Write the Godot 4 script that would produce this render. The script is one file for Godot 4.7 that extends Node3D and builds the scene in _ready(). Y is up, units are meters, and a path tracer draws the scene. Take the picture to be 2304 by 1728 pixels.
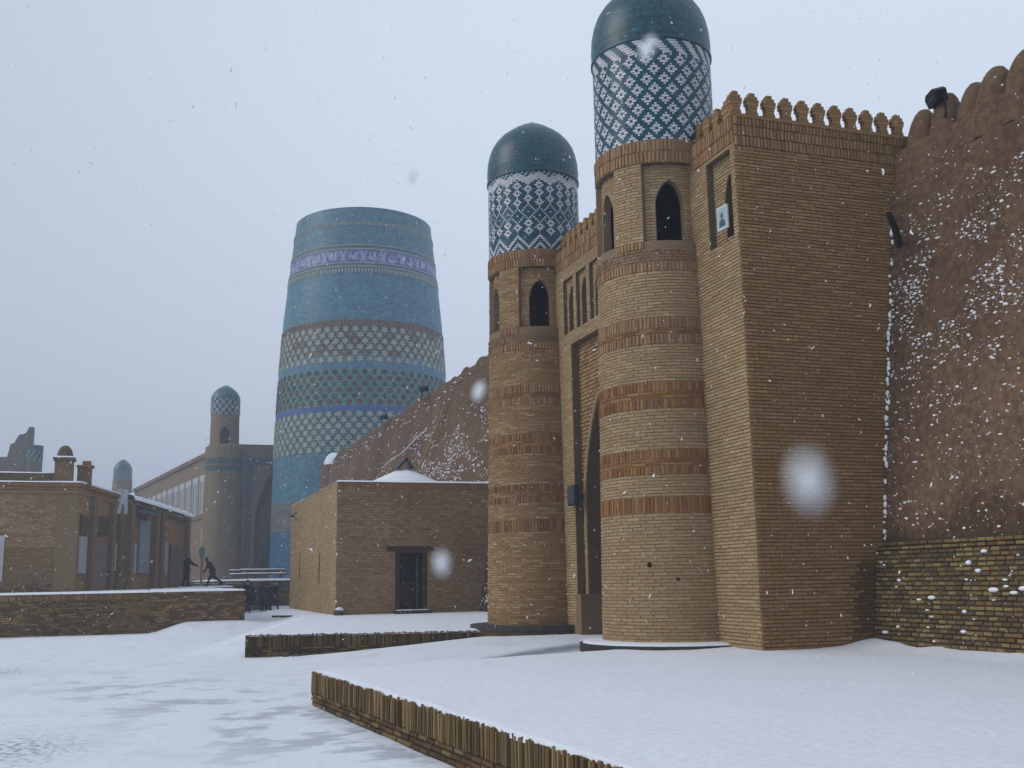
extends Node3D
# Snowy square in front of a brick gate with two tiled towers. World: y up, -z runs along the walls, +x into the gate; the eye stands at (0, 1.6, 0).

const EYE := Vector3(0, 1.6, 0)
var rng := RandomNumberGenerator.new()
var view_back: Transform3D
var names := {}
var M := {}
var lump: Mesh
var flake: Mesh
var low_noise := FastNoiseLite.new()
var fine_noise := FastNoiseLite.new()

# ------------------------------------------------------------------ mesh builder
class MB:
	var v := PackedVector3Array()
	var n := PackedVector3Array()
	var c := PackedColorArray()
	var uv := PackedVector2Array()

	func quad(a: Vector3, b: Vector3, d: Vector3, e: Vector3, col: Color) -> void: # counter-clockwise seen from the front
		var nn := (d - a).cross(e - b).normalized()
		v.append(a); v.append(d); v.append(b); v.append(a); v.append(e); v.append(d)
		for i in 6:
			n.append(nn); c.append(col)

	func quad_s(p: Array, q: Array, col: Color) -> void:
		for i in [0, 2, 1, 0, 3, 2]:
			v.append(p[i]); n.append(q[i]); c.append(col)

	func quad_uv(p: Array, q: Array, t: Array, col: Color) -> void:
		for i in [0, 2, 1, 0, 3, 2]:
			v.append(p[i]); n.append(q[i]); c.append(col); uv.append(t[i])

	func tri(a: Vector3, b: Vector3, d: Vector3, col: Color) -> void:
		var nn := (b - a).cross(d - a).normalized()
		v.append(a); v.append(d); v.append(b)
		for i in 3:
			n.append(nn); c.append(col)

	func box(t: Transform3D, s: Vector3, col: Color) -> void: # centred
		var h := s * 0.5
		var p := []
		for i in 8:
			p.append(t * Vector3(h.x if i & 1 else -h.x, h.y if i & 2 else -h.y, h.z if i & 4 else -h.z))
		quad(p[4], p[5], p[7], p[6], col); quad(p[1], p[0], p[2], p[3], col)
		quad(p[5], p[1], p[3], p[7], col); quad(p[0], p[4], p[6], p[2], col)
		quad(p[6], p[7], p[3], p[2], col); quad(p[0], p[1], p[5], p[4], col)

	func slab(lo: Vector3, hi: Vector3, col: Color) -> void:
		box(Transform3D(Basis(), (lo + hi) * 0.5), hi - lo, col)

	func brick(t: Transform3D, l: float, h: float, d: float, col: Color, e := 0.005) -> void: # a frustum standing d proud of its bed
		var a := l * 0.5; var b := h * 0.5
		var q0 := t * Vector3(-a, -b, -0.006); var q1 := t * Vector3(a, -b, -0.006); var q2 := t * Vector3(a, b, -0.006); var q3 := t * Vector3(-a, b, -0.006)
		var f0 := t * Vector3(-a + e, -b + e, d); var f1 := t * Vector3(a - e, -b + e, d); var f2 := t * Vector3(a - e, b - e, d); var f3 := t * Vector3(-a + e, b - e, d)
		quad(f0, f1, f2, f3, col); quad(q0, q1, f1, f0, col); quad(q1, q2, f2, f1, col); quad(q2, q3, f3, f2, col); quad(q3, q0, f0, f3, col)

	func ext(t: Transform3D, poly: Array, depth: float, col: Color) -> void: # polygon in local xy (counter-clockwise), from z=0 to z=depth
		var pp := PackedVector2Array(poly)
		var idx := Geometry2D.triangulate_polygon(pp)
		for k in range(0, idx.size(), 3):
			var a := pp[idx[k]]; var b := pp[idx[k + 1]]; var d := pp[idx[k + 2]]
			if (b - a).cross(d - a) < 0.0:
				var s := b; b = d; d = s
			tri(t * Vector3(a.x, a.y, depth), t * Vector3(b.x, b.y, depth), t * Vector3(d.x, d.y, depth), col)
			tri(t * Vector3(a.x, a.y, 0), t * Vector3(d.x, d.y, 0), t * Vector3(b.x, b.y, 0), col)
		for k in pp.size():
			var a := pp[k]; var b := pp[(k + 1) % pp.size()]
			quad(t * Vector3(b.x, b.y, depth), t * Vector3(a.x, a.y, depth), t * Vector3(a.x, a.y, 0), t * Vector3(b.x, b.y, 0), col)

	func tube(pts: Array, rad: Array, sides: int, col: Color) -> void:
		for k in pts.size() - 1:
			var a: Vector3 = pts[k]; var b: Vector3 = pts[k + 1]
			var ax := (b - a).normalized()
			var s := ax.cross(Vector3.RIGHT if absf(ax.x) < 0.8 else Vector3.UP).normalized()
			var u := ax.cross(s)
			for i in sides:
				var g0 := TAU * i / sides; var g1 := TAU * (i + 1) / sides
				var d0 := s * cos(g0) + u * sin(g0); var d1 := s * cos(g1) + u * sin(g1)
				quad_s([a + d0 * rad[k], a + d1 * rad[k], b + d1 * rad[k + 1], b + d0 * rad[k + 1]], [d0, d1, d1, d0], col)
			if k == 0 or k == pts.size() - 2:
				for i in sides:
					var g0 := TAU * i / sides; var g1 := TAU * (i + 1) / sides
					if k == pts.size() - 2:
						tri(b, b + (s * cos(g0) + u * sin(g0)) * rad[k + 1], b + (s * cos(g1) + u * sin(g1)) * rad[k + 1], col)
					if k == 0:
						tri(a, a + (s * cos(g1) + u * sin(g1)) * rad[k], a + (s * cos(g0) + u * sin(g0)) * rad[k], col)

	func mesh(m: Material) -> ArrayMesh:
		var arr := []
		arr.resize(Mesh.ARRAY_MAX)
		arr[Mesh.ARRAY_VERTEX] = v; arr[Mesh.ARRAY_NORMAL] = n; arr[Mesh.ARRAY_COLOR] = c
		if uv.size() == v.size():
			arr[Mesh.ARRAY_TEX_UV] = uv
		var am := ArrayMesh.new()
		am.add_surface_from_arrays(Mesh.PRIMITIVE_TRIANGLES, arr)
		am.surface_set_material(0, m)
		return am

# ------------------------------------------------------------------ naming
func numbered(called: String) -> String:
	var k: int = names.get(called, 0)
	names[called] = k + 1
	return called if k == 0 else "%s_%03d" % [called, k]

func tag(o: Node3D, label: String, category: String, group := "") -> Node3D:
	o.set_meta("label", label); o.set_meta("category", category)
	if group: o.set_meta("group", group)
	return o

func thing(called: String, label: String, category: String, group := "", at := Vector3.ZERO, turn := 0.0) -> Node3D:
	var o := Node3D.new()
	o.name = numbered(called); add_child(o)
	o.position = at; o.rotation.y = turn
	return tag(o, label, category, group)

func obj(called: String, mesh: Mesh, parent: Node3D = null, kind := "") -> MeshInstance3D:
	var o := MeshInstance3D.new()
	o.mesh = mesh
	if parent == null:
		o.name = numbered(called); add_child(o)
	else:
		var key := str(parent.get_instance_id()) + called
		var k: int = names.get(key, 0)
		names[key] = k + 1
		o.name = called if k == 0 else "%s_%03d" % [called, k]
		parent.add_child(o, true)
	if kind: o.set_meta("kind", kind)
	return o

func part(called: String, mb: MB, mat: Material, parent: Node3D = null, kind := "") -> MeshInstance3D:
	return obj(called, mb.mesh(mat), parent, kind)

# ------------------------------------------------------------------ materials
func noise_tex(seed_: int, freq: float, lo: float, hi: float, size := 512, oct := 5, normal := false, kind := FastNoiseLite.TYPE_SIMPLEX_SMOOTH, strength := 4.0) -> NoiseTexture2D:
	var t := NoiseTexture2D.new()
	var f := FastNoiseLite.new()
	f.seed = seed_; f.frequency = freq; f.noise_type = kind; f.fractal_octaves = oct; f.fractal_gain = 0.6
	t.noise = f; t.width = size; t.height = size; t.seamless = true
	if normal:
		t.as_normal_map = true; t.bump_strength = strength
	else:
		var g := Gradient.new()
		g.set_color(0, Color(lo, lo, lo)); g.set_color(1, Color(hi, hi, hi))
		t.color_ramp = g
	return t

func surf(rough: float, tex: Texture2D = null, tscale := 1.0, nrm: Texture2D = null, nscale := 1.0, spec := 0.3) -> StandardMaterial3D:
	var m := StandardMaterial3D.new()
	m.vertex_color_use_as_albedo = true
	m.roughness = rough
	m.metallic_specular = spec
	if tex: m.albedo_texture = tex
	if nrm:
		m.normal_enabled = true; m.normal_texture = nrm; m.normal_scale = nscale
	if tex or nrm:
		m.uv1_triplanar = true; m.uv1_world_triplanar = true
		m.uv1_scale = Vector3.ONE * tscale
	return m

func lin(r: int, g: int, b: int) -> Color: # the linear value of a screen colour
	return Color8(r, g, b).srgb_to_linear()

func make_materials() -> void:
	var grain := noise_tex(3, 0.03, 0.82, 1.0)
	var grain_n := noise_tex(5, 0.05, 0, 1, 512, 4, true)
	M.brick = surf(0.92, grain, 1.6, grain_n, 0.5, 0.25)
	M.mud = surf(0.97, noise_tex(9, 0.012, 0.6, 1.0, 1024, 7), 0.5, noise_tex(12, 0.02, 0, 1, 1024, 6, true, FastNoiseLite.TYPE_SIMPLEX_SMOOTH, 8.0), 1.0, 0.15)
	M.glaze = surf(0.42, noise_tex(21, 0.05, 0.78, 1.0), 2.0, noise_tex(22, 0.06, 0, 1, 512, 3, true), 0.25, 0.5)
	M.tile = surf(0.35, noise_tex(24, 0.05, 0.8, 1.0), 2.0, null, 1.0, 0.4)
	M.far_glaze = surf(0.5, noise_tex(27, 0.02, 0.7, 1.0), 0.4, null, 1.0, 0.4)
	M.snow = surf(0.95, noise_tex(31, 0.02, 0.93, 1.0), 0.8, noise_tex(33, 0.03, 0, 1, 512, 5, true), 0.35, 0.2)
	M.wood = surf(0.75, noise_tex(41, 0.03, 0.6, 1.0), 1.2)
	M.stone = surf(0.85, noise_tex(44, 0.03, 0.6, 1.0), 1.0)
	M.plain = surf(0.8)
	M.metal = surf(0.45)
	M.cloth = surf(0.95)
	M.metal.metallic = 0.6

const SNOW := Color(0.82, 0.85, 0.91)
var mortar := Color(0.275, 0.195, 0.122)

# palettes of brick tones (linear base colours)
var TAN := [Color(0.467, 0.330, 0.172), Color(0.438, 0.301, 0.155), Color(0.414, 0.284, 0.145), Color(0.450, 0.324, 0.180), Color(0.396, 0.269, 0.140), Color(0.432, 0.272, 0.143), Color(0.491, 0.353, 0.188), Color(0.409, 0.289, 0.159)]
var RUST := [Color(0.347, 0.160, 0.050), Color(0.294, 0.126, 0.041), Color(0.389, 0.199, 0.072), Color(0.252, 0.116, 0.045), Color(0.357, 0.175, 0.068), Color(0.430, 0.242, 0.090)]
var GOLD := [Color(0.380, 0.220, 0.106), Color(0.342, 0.189, 0.092), Color(0.404, 0.245, 0.130), Color(0.317, 0.173, 0.085)]
var BROWN := [Color(0.366, 0.213, 0.092), Color(0.339, 0.199, 0.085), Color(0.386, 0.230, 0.102), Color(0.353, 0.194, 0.082), Color(0.403, 0.249, 0.112), Color(0.322, 0.184, 0.080)]
var OLIVE := [Color(0.27, 0.19, 0.075), Color(0.22, 0.15, 0.06), Color(0.165, 0.115, 0.055), Color(0.31, 0.22, 0.10), Color(0.13, 0.095, 0.055), Color(0.25, 0.15, 0.065), Color(0.36, 0.25, 0.12)]
var DAMP := [Color(0.15, 0.10, 0.05), Color(0.19, 0.13, 0.06), Color(0.12, 0.082, 0.045), Color(0.24, 0.165, 0.075), Color(0.10, 0.07, 0.04), Color(0.17, 0.10, 0.05)]

# ------------------------------------------------------------------ bricks
# a record: [transform, length, height, depth, colour, may be picked as a single piece]
func size_in_view(t: Transform3D, l: float, h: float) -> float:
	var p := view_back * t.origin
	if p.z > -0.5: return 0.0
	if absf(p.x / -p.z) > 0.481 or absf(p.y / -p.z) > 0.361: return 0.0
	var to := EYE - t.origin
	return maxf(0.0, t.basis.z.dot(to.normalized())) * l * h / to.length_squared()

var brick_meshes := {}

func lay(owner: Node3D, recs: Array, called: String, rest_called: String, most: int, mat: Material) -> void:
	var singles := []
	var mb := MB.new()
	if most > 0:
		var order := []
		for i in recs.size():
			if recs[i][5]:
				var s := size_in_view(recs[i][0], recs[i][1], recs[i][2])
				if s > 0.0: order.append([s, i])
		order.sort_custom(func(a, b): return a[0] > b[0])
		for k in mini(most, order.size()): singles.append(order[k][1])
	var own := {}
	for i in singles: own[i] = true
	var back := owner.transform.affine_inverse()
	for i in recs.size():
		var r: Array = recs[i]
		var col: Color = r[4]
		if own.has(i):
			var key := "%d_%d_%d_%s_%d" % [roundi(r[1] * 500), roundi(r[2] * 500), roundi(r[3] * 1000), col.to_html(), mat.get_instance_id()]
			if not brick_meshes.has(key):
				var one := MB.new()
				one.brick(Transform3D(), r[1], r[2], r[3], col)
				brick_meshes[key] = one.mesh(mat)
			var o := obj(called, brick_meshes[key], owner)
			o.transform = back * (r[0] as Transform3D)
		else:
			var t: Transform3D = r[0]
			var k := 1.0 + 0.22 * low_noise.get_noise_3dv(t.origin * 14.0) + rng.randf_range(-0.09, 0.09)
			mb.brick(back * t, r[1], r[2], r[3], Color(col.r * k, col.g * k, col.b * k))
	if mb.v.size(): part(rest_called, mb, mat, owner, "stuff")

func rec(recs: Array, t: Transform3D, l: float, h: float, d: float, pal: Array, pick: bool) -> void:
	var f := fine_noise.get_noise_3dv(t.origin * 1.0) * 0.5 + 0.5 # neighbouring bricks lean to the same tone now and then
	var i := int(clampf(f * 0.7 + rng.randf() * 0.65 - 0.15, 0.0, 0.999) * pal.size())
	var tilt := Basis.from_euler(Vector3(rng.randf_range(-0.03, 0.03), rng.randf_range(-0.012, 0.012), rng.randf_range(-0.009, 0.009)))
	recs.append([Transform3D(t.basis * tilt, t.origin + t.basis.y * rng.randf_range(-0.002, 0.002)), l, h, d * rng.randf_range(0.3, 1.5), pal[i], pick])

# rows of bricks on a plane. o: lower left corner, u: to the right, w: upwards (may lean). spans: Callable(height along w) -> [[u0, u1], ...]
func wall_rows(recs: Array, o: Vector3, u: Vector3, w: Vector3, v0: float, v1: float, course: float, l: float, joint: float, d: float, pal: Array, spans: Callable, pick := true) -> void:
	var nn := u.cross(w).normalized()
	var b := Basis(u, w, nn)
	var rows := maxi(1, roundi((v1 - v0) / course))
	var h := (v1 - v0) / rows
	for k in rows:
		var y := v0 + (k + 0.5) * h
		for s in spans.call(y):
			var x: float = s[0] - l * (0.5 if k % 2 else 0.0) - rng.randf_range(0.0, 0.1) * l
			while x < s[1]:
				var ll := l * rng.randf_range(0.93, 1.07)
				var a := maxf(x, s[0]); var e := minf(x + ll, s[1])
				if e - a > joint + 0.02:
					rec(recs, Transform3D(b, o + u * ((a + e) * 0.5) + w * y), e - a - joint, h - joint, d, pal, pick)
				x += ll

func full(w: float) -> Callable:
	return func(_y): return [[0.0, w]]

func cyl_rows(recs: Array, cx: float, cz: float, rad: Callable, y0: float, y1: float, course: float, l: float, joint: float, d: float, pal: Array, spans: Callable, pick := true) -> void:
	var rows := maxi(1, roundi((y1 - y0) / course))
	var h := (y1 - y0) / rows
	for k in rows:
		var y := y0 + (k + 0.5) * h
		var r: float = rad.call(y)
		for s in spans.call(y):
			var da := l / r
			var x: float = s[0] - da * (0.5 if k % 2 else 0.0) - rng.randf_range(0.0, 0.1) * da
			while x < s[1]:
				var ll := da * rng.randf_range(0.94, 1.06)
				var a := maxf(x, s[0]); var e := minf(x + ll, s[1])
				if (e - a) * r > joint + 0.015:
					var g := (a + e) * 0.5
					var t := Transform3D(Basis(Vector3(cos(g), 0, -sin(g)), Vector3.UP, Vector3(sin(g), 0, cos(g))), Vector3(cx + sin(g) * r, y, cz + cos(g) * r))
					rec(recs, t, (e - a) * r - joint, h - joint, d, pal, pick)
				x += ll

func ring(g: float, r: float, y: float, cx := 0.0, cz := 0.0) -> Vector3:
	return Vector3(cx + sin(g) * r, y, cz + cos(g) * r)

# a surface of revolution; prof: [[r, y], ...] upwards; colours: Callable(i, j) -> Color
func lathe(mb: MB, cx: float, cz: float, prof: Array, segs: int, colours: Callable, a0 := 0.0, a1 := TAU, with_uv := false) -> void:
	for j in prof.size() - 1:
		var r0: float = prof[j][0]; var y0: float = prof[j][1]; var r1: float = prof[j + 1][0]; var y1: float = prof[j + 1][1]
		var sl := Vector2(y1 - y0, r0 - r1).normalized()
		var s0 := sl; var s1 := sl
		if j > 0:
			var q := Vector2(y0 - prof[j - 1][1], prof[j - 1][0] - r0).normalized()
			if q.dot(sl) > 0.8: s0 = (q + sl).normalized()
		if j < prof.size() - 2:
			var q := Vector2(prof[j + 2][1] - y1, r1 - prof[j + 2][0]).normalized()
			if q.dot(sl) > 0.8: s1 = (q + sl).normalized()
		for i in segs:
			var g0 := lerpf(a0, a1, float(i) / segs); var g1 := lerpf(a0, a1, float(i + 1) / segs)
			var p := [ring(g0, r0, y0, cx, cz), ring(g1, r0, y0, cx, cz), ring(g1, r1, y1, cx, cz), ring(g0, r1, y1, cx, cz)]
			var q := [Vector3(sin(g0) * s0.x, s0.y, cos(g0) * s0.x), Vector3(sin(g1) * s0.x, s0.y, cos(g1) * s0.x), Vector3(sin(g1) * s1.x, s1.y, cos(g1) * s1.x), Vector3(sin(g0) * s1.x, s1.y, cos(g0) * s1.x)]
			if with_uv:
				var u0 := float(i) / segs; var u1 := float(i + 1) / segs
				mb.quad_uv(p, q, [Vector2(u0, 1), Vector2(u1, 1), Vector2(u1, 0), Vector2(u0, 0)], colours.call(i, j))
			else:
				mb.quad_s(p, q, colours.call(i, j))

func one(col: Color) -> Callable:
	return func(_i, _j): return col

func mottled(col: Color, amount: float) -> Callable:
	return func(_i, _j):
		var k := 1.0 + rng.randf_range(-amount, amount)
		return Color(col.r * k, col.g * k, col.b * (k * 0.6 + 0.4))

# snow lying on a flat rectangle: a cushion with an uneven rim
func snow_bed(mb: MB, x0: float, x1: float, z0: float, z1: float, y: float, thick: float, step := 0.3, wob := 0.02) -> void:
	var nx := maxi(3, int((x1 - x0) / step)); var nz := maxi(3, int((z1 - z0) / step))
	nx = mini(nx, 90); nz = mini(nz, 90)
	var xs := [0.0, minf(0.25, 0.06 / (x1 - x0))]; var zs := [0.0, minf(0.25, 0.06 / (z1 - z0))]
	for i in range(1, nx): xs.append(lerpf(xs[1], 1.0 - xs[1], float(i) / nx))
	for i in range(1, nz): zs.append(lerpf(zs[1], 1.0 - zs[1], float(i) / nz))
	xs.append(1.0 - xs[1]); xs.append(1.0); zs.append(1.0 - zs[1]); zs.append(1.0)
	var g := []
	for j in zs.size():
		var row := []
		for i in xs.size():
			var edge: bool = i == 0 or j == 0 or i == xs.size() - 1 or j == zs.size() - 1
			var p := Vector3(lerpf(x0, x1, xs[i]), y + (-0.01 if edge else thick * (1.0 + 0.5 * fine_noise.get_noise_2d(xs[i] * (x1 - x0) * 3.0 + x0, zs[j] * (z1 - z0) * 3.0))), lerpf(z0, z1, zs[j]))
			if edge: p += Vector3(rng.randf_range(-wob, wob), 0, rng.randf_range(-wob, wob))
			row.append(p)
		g.append(row)
	sheet(mb, g, SNOW)

# a grid of points (rows with z growing, x growing along a row), smooth normals, seen from above
func sheet(mb: MB, g: Array, col: Color, flip := false) -> void:
	var nj := g.size(); var ni: int = g[0].size()
	var nr := []
	for j in nj:
		var row := []
		for i in ni:
			var a: Vector3 = g[j][mini(i + 1, ni - 1)] - g[j][maxi(i - 1, 0)]
			var b: Vector3 = g[mini(j + 1, nj - 1)][i] - g[maxi(j - 1, 0)][i]
			var q := b.cross(a).normalized()
			row.append(-q if flip else q)
		nr.append(row)
	for j in nj - 1:
		for i in ni - 1:
			if flip:
				mb.quad_s([g[j][i], g[j][i + 1], g[j + 1][i + 1], g[j + 1][i]], [nr[j][i], nr[j][i + 1], nr[j + 1][i + 1], nr[j + 1][i]], col)
			else:
				mb.quad_s([g[j + 1][i], g[j + 1][i + 1], g[j][i + 1], g[j][i]], [nr[j + 1][i], nr[j + 1][i + 1], nr[j][i + 1], nr[j][i]], col)

func scatter(called: String, parent: Node3D, mesh: Mesh, mat: Material, places: Array, kind := "stuff") -> MultiMeshInstance3D:
	var mm := MultiMesh.new()
	mm.transform_format = MultiMesh.TRANSFORM_3D
	mm.mesh = mesh
	mm.instance_count = places.size()
	for i in places.size(): mm.set_instance_transform(i, places[i])
	var o := MultiMeshInstance3D.new()
	o.multimesh = mm; o.material_override = mat
	if parent == null:
		o.name = numbered(called); add_child(o)
	else:
		o.name = called; parent.add_child(o, true)
	o.set_meta("kind", kind)
	return o

# pointed arch: half width at height y (spring at ys, apex at ya)
func arch_half(y: float, half: float, ys: float, ya: float) -> float:
	if y <= ys: return half
	if y >= ya: return 0.0
	var t := (y - ys) / (ya - ys)
	return half * pow(maxf(0.0, 1.0 - pow(t, 1.55)), 0.62)

# ------------------------------------------------------------------ the gate towers
func tower_r(y: float) -> float:
	return lerpf(1.19, 1.08, (y - 0.5) / 6.0) if y < 6.5 else lerpf(1.08, 1.055, clampf((y - 6.5) / 2.3, 0.0, 1.0))

func drum_white(i: int, j: int, kind: int, rows: int) -> bool:
	var r := rows - 1 - j # rows from the top
	if kind == 0: # stepped flowers in a slanting lattice, stripes above
		if r < 6: return posmod(i + j, 7) < 4
		for c in [[0, 0], [3, 4]]:
			var a := posmod(i - c[0] + 3, 7) - 3; var b := posmod(j - c[1] + 4, 8) - 4
			var d := absi(a) + absi(b)
			if d == 1 or d == 2: return true
		return false
	# chains of flowers, a girdle of ringed lozenges, chevrons at the foot and a broad zigzag on top
	var ua := posmod(i + 6, 12) - 6; var ub := posmod(i, 12) - 6
	var k := r - absi(ub)
	if k >= 33: return posmod(k - 33, 4) < 2
	var z := r - absi(ub) * 0.6
	if z < 3.6: return z > -0.5 or posmod(i + r, 3) == 0
	for c in [[0, 21], [1, 23]]:
		var d := absi(ub if c[0] else ua) + absi(r - c[1])
		if d == 0 or d == 4: return true
		if d < 4: return false
	for c in [[1, 7], [1, 11], [1, 16], [0, 9], [0, 14], [0, 27], [0, 31], [1, 29]]:
		var d := absi(ub if c[0] else ua) + absi(r - c[1])
		if d == 1 or d == 2: return true
	return false

func gate_tower(cz: float, y0: float, label: String, kind: int, pals: Dictionary, singles: int, tiles: int) -> void:
	var cx := 8.3
	var t := thing("gate_tower", label, "tower", "pair of towers flanking the gate", Vector3(cx, y0, cz))
	var off := Vector3(-cx, -y0, -cz)
	var rr := func(y): return tower_r(y)
	# shaft: the bed of mortar behind the bricks
	var mb := MB.new()
	var prof := []
	for k in 13: prof.append([tower_r(lerpf(y0, 7.05, k / 12.0)), lerpf(y0, 7.05, k / 12.0)])
	lathe(mb, cx, cz, prof, 64, one(mortar))
	lathe(mb, cx, cz, [[tower_r(8.42), 8.42], [tower_r(8.83) + 0.012, 8.83], [0.95, 8.84]], 64, one(mortar))
	# the belt of windows
	var panels := [[deg_to_rad(-14.0), deg_to_rad(26.0), deg_to_rad(14.5)], [deg_to_rad(-91.0), deg_to_rad(22.0), deg_to_rad(13.5)]]
	var spring := 7.74; var apex := 8.14; var sill := 7.07
	var inside := 0.83
	var ys := []
	var yy := 7.05
	while yy < 8.419:
		ys.append(yy); yy += 0.0457
	ys.append(8.42)
	for k in ys.size() - 1:
		var ya: float = ys[k]; var yb: float = ys[k + 1]
		var ra := tower_r(ya)
		var gaps := [[panels[0][0] + panels[0][1], TAU + panels[1][0] - panels[1][1]], [panels[1][0] + panels[1][1], panels[0][0] - panels[0][1]]]
		for g in gaps: lathe(mb, cx, cz, [[ra, ya], [ra, yb]], 24, one(mortar), g[0], g[1])
		for p in panels:
			var rp := ra - 0.10
			var ha := arch_half(maxf(ya, sill), p[2], spring, apex) if ya > sill - 0.03 else 0.0
			var hb := arch_half(yb, p[2], spring, apex)
			for s in [-1.0, 1.0]:
				for q in 5:
					var f0 := q / 5.0; var f1 := (q + 1) / 5.0
					var e0a := lerpf(p[1], ha, f0); var e1a := lerpf(p[1], ha, f1); var e0b := lerpf(p[1], hb, f0); var e1b := lerpf(p[1], hb, f1)
					var c := [ring(p[0] + s * e0a, rp, ya, cx, cz), ring(p[0] + s * e1a, rp, ya, cx, cz), ring(p[0] + s * e1b, rp, yb, cx, cz), ring(p[0] + s * e0b, rp, yb, cx, cz)]
					if s < 0: mb.quad(c[0], c[1], c[2], c[3], mortar)
					else: mb.quad(c[1], c[0], c[3], c[2], mortar)
				if ha > 0.0 or hb > 0.0:
					var c2 := [ring(p[0] + s * ha, rp, ya, cx, cz), ring(p[0] + s * ha, inside, ya, cx, cz), ring(p[0] + s * hb, inside, yb, cx, cz), ring(p[0] + s * hb, rp, yb, cx, cz)]
					if s < 0: mb.quad(c2[0], c2[1], c2[2], c2[3], Color(0.24, 0.165, 0.105))
					else: mb.quad(c2[1], c2[0], c2[3], c2[2], Color(0.24, 0.165, 0.105))
				var c3 := [ring(p[0] + s * p[1], ra, ya, cx, cz), ring(p[0] + s * p[1], rp, ya, cx, cz), ring(p[0] + s * p[1], rp, yb, cx, cz), ring(p[0] + s * p[1], ra, yb, cx, cz)]
				if s < 0: mb.quad(c3[0], c3[1], c3[2], c3[3], Color(0.27, 0.19, 0.115))
				else: mb.quad(c3[1], c3[0], c3[3], c3[2], Color(0.27, 0.19, 0.115))
		# the hollow inside, open only at the windows; its shade is painted near-black
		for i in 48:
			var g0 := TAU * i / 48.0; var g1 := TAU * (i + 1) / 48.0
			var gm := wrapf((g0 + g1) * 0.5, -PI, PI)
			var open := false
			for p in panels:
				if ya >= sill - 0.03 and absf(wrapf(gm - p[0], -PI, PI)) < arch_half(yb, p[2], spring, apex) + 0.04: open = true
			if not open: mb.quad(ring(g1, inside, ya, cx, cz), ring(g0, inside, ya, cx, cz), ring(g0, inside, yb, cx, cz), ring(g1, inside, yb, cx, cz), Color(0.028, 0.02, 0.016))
	for p in panels:
		for q in 8:
			var g0: float = lerpf(p[0] - p[1], p[0] + p[1], q / 8.0); var g1: float = lerpf(p[0] - p[1], p[0] + p[1], (q + 1) / 8.0)
			mb.quad(ring(g0, tower_r(8.42), 8.42, cx, cz), ring(g0, 0.9, 8.42, cx, cz), ring(g1, 0.9, 8.42, cx, cz), ring(g1, tower_r(8.42), 8.42, cx, cz), mortar)
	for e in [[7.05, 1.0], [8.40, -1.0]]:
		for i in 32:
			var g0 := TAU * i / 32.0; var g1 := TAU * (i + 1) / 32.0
			mb.tri(Vector3(cx, e[0], cz), ring(g0, 1.04, e[0], cx, cz), ring(g1, 0.84, e[0], cx, cz), Color(0.03, 0.022, 0.017))  # floor and ceiling of the hollow, shade put into their near-black colour
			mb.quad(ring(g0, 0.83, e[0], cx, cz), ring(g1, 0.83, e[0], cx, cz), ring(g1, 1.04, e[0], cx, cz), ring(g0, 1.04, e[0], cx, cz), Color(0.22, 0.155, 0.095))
	shift(mb, off)
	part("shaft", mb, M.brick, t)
	if kind == 0:
		for q in [[Vector3(7.462, 1.773, -15.275), 0.05], [Vector3(7.826, 1.547, -15.028), 0.035]]:
			var hole := MB.new()
			var out := ((q[0] as Vector3) - Vector3(cx, q[0].y, cz)).normalized()
			var base: Vector3 = Vector3(cx, q[0].y, cz) + out * (tower_r(q[0].y) - 0.05)
			hole.tube([base, base + out * 0.064], [q[1], q[1] * 0.8], 9, Color(0.02, 0.014, 0.01))  # solid dark plug, the shade of a hole painted as its colour
			shift(hole, off)
			part("painted_putlog_hole", hole, M.brick, t)
	# bricks
	var recs := []
	var a0 := deg_to_rad(-150.0); var a1 := deg_to_rad(75.0)
	var all := func(_y): return [[a0, a1]]
	var co := 0.0535
	var plain := [[y0, 2.57], [2.83, 3.18], [3.58, 4.24], [4.68, 5.30], [5.75, 6.53]]
	for z in plain: cyl_rows(recs, cx, cz, rr, z[0], z[1], co, 0.235, 0.010, 0.006, pals.plain, all)
	for z in [[3.32, 3.43], [4.40, 4.52], [5.47, 5.56]]: cyl_rows(recs, cx, cz, rr, z[0], z[1], co, 0.235, 0.012, 0.009, pals.mid, all)
	for z in [[2.57, 2.83], [3.18, 3.32], [3.43, 3.58], [4.24, 4.40], [4.52, 4.68]]: cyl_rows(recs, cx, cz, rr, z[0], z[1], z[1] - z[0], 0.064, 0.014, 0.014, pals.low, all)
	for z in [[5.30, 5.47], [5.56, 5.75], [6.53, 6.70]]: cyl_rows(recs, cx, cz, rr, z[0], z[1], z[1] - z[0], 0.064, 0.015, 0.018, pals.high, all)
	cyl_rows(recs, cx, cz, rr, 6.70, 6.92, 0.055, 0.105, 0.03, 0.024, pals.high, all)
	var outer := func(_y): return [[a0, panels[1][0] - panels[1][1]], [panels[1][0] + panels[1][1], panels[0][0] - panels[0][1]], [panels[0][0] + panels[0][1], a1]]
	cyl_rows(recs, cx, cz, rr, 6.92, 7.05, 0.13, 0.064, 0.015, 0.018, pals.high, outer)
	cyl_rows(recs, cx, cz, rr, 7.05, 8.42, co, 0.235, 0.010, 0.006, pals.plain, outer)
	for p in panels:
		var inner := func(y):
			var h := arch_half(y, p[2], spring, apex) if y > sill else 0.0
			if h <= 0.0: return [[p[0] - p[1] + 0.01, p[0] + p[1] - 0.01]]
			return [[p[0] - p[1] + 0.01, p[0] - h], [p[0] + h, p[0] + p[1] - 0.01]]
		cyl_rows(recs, cx, cz, func(y): return tower_r(y) - 0.10, 7.05, 8.42, co, 0.22, 0.012, 0.007, pals.plain, inner)
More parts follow.
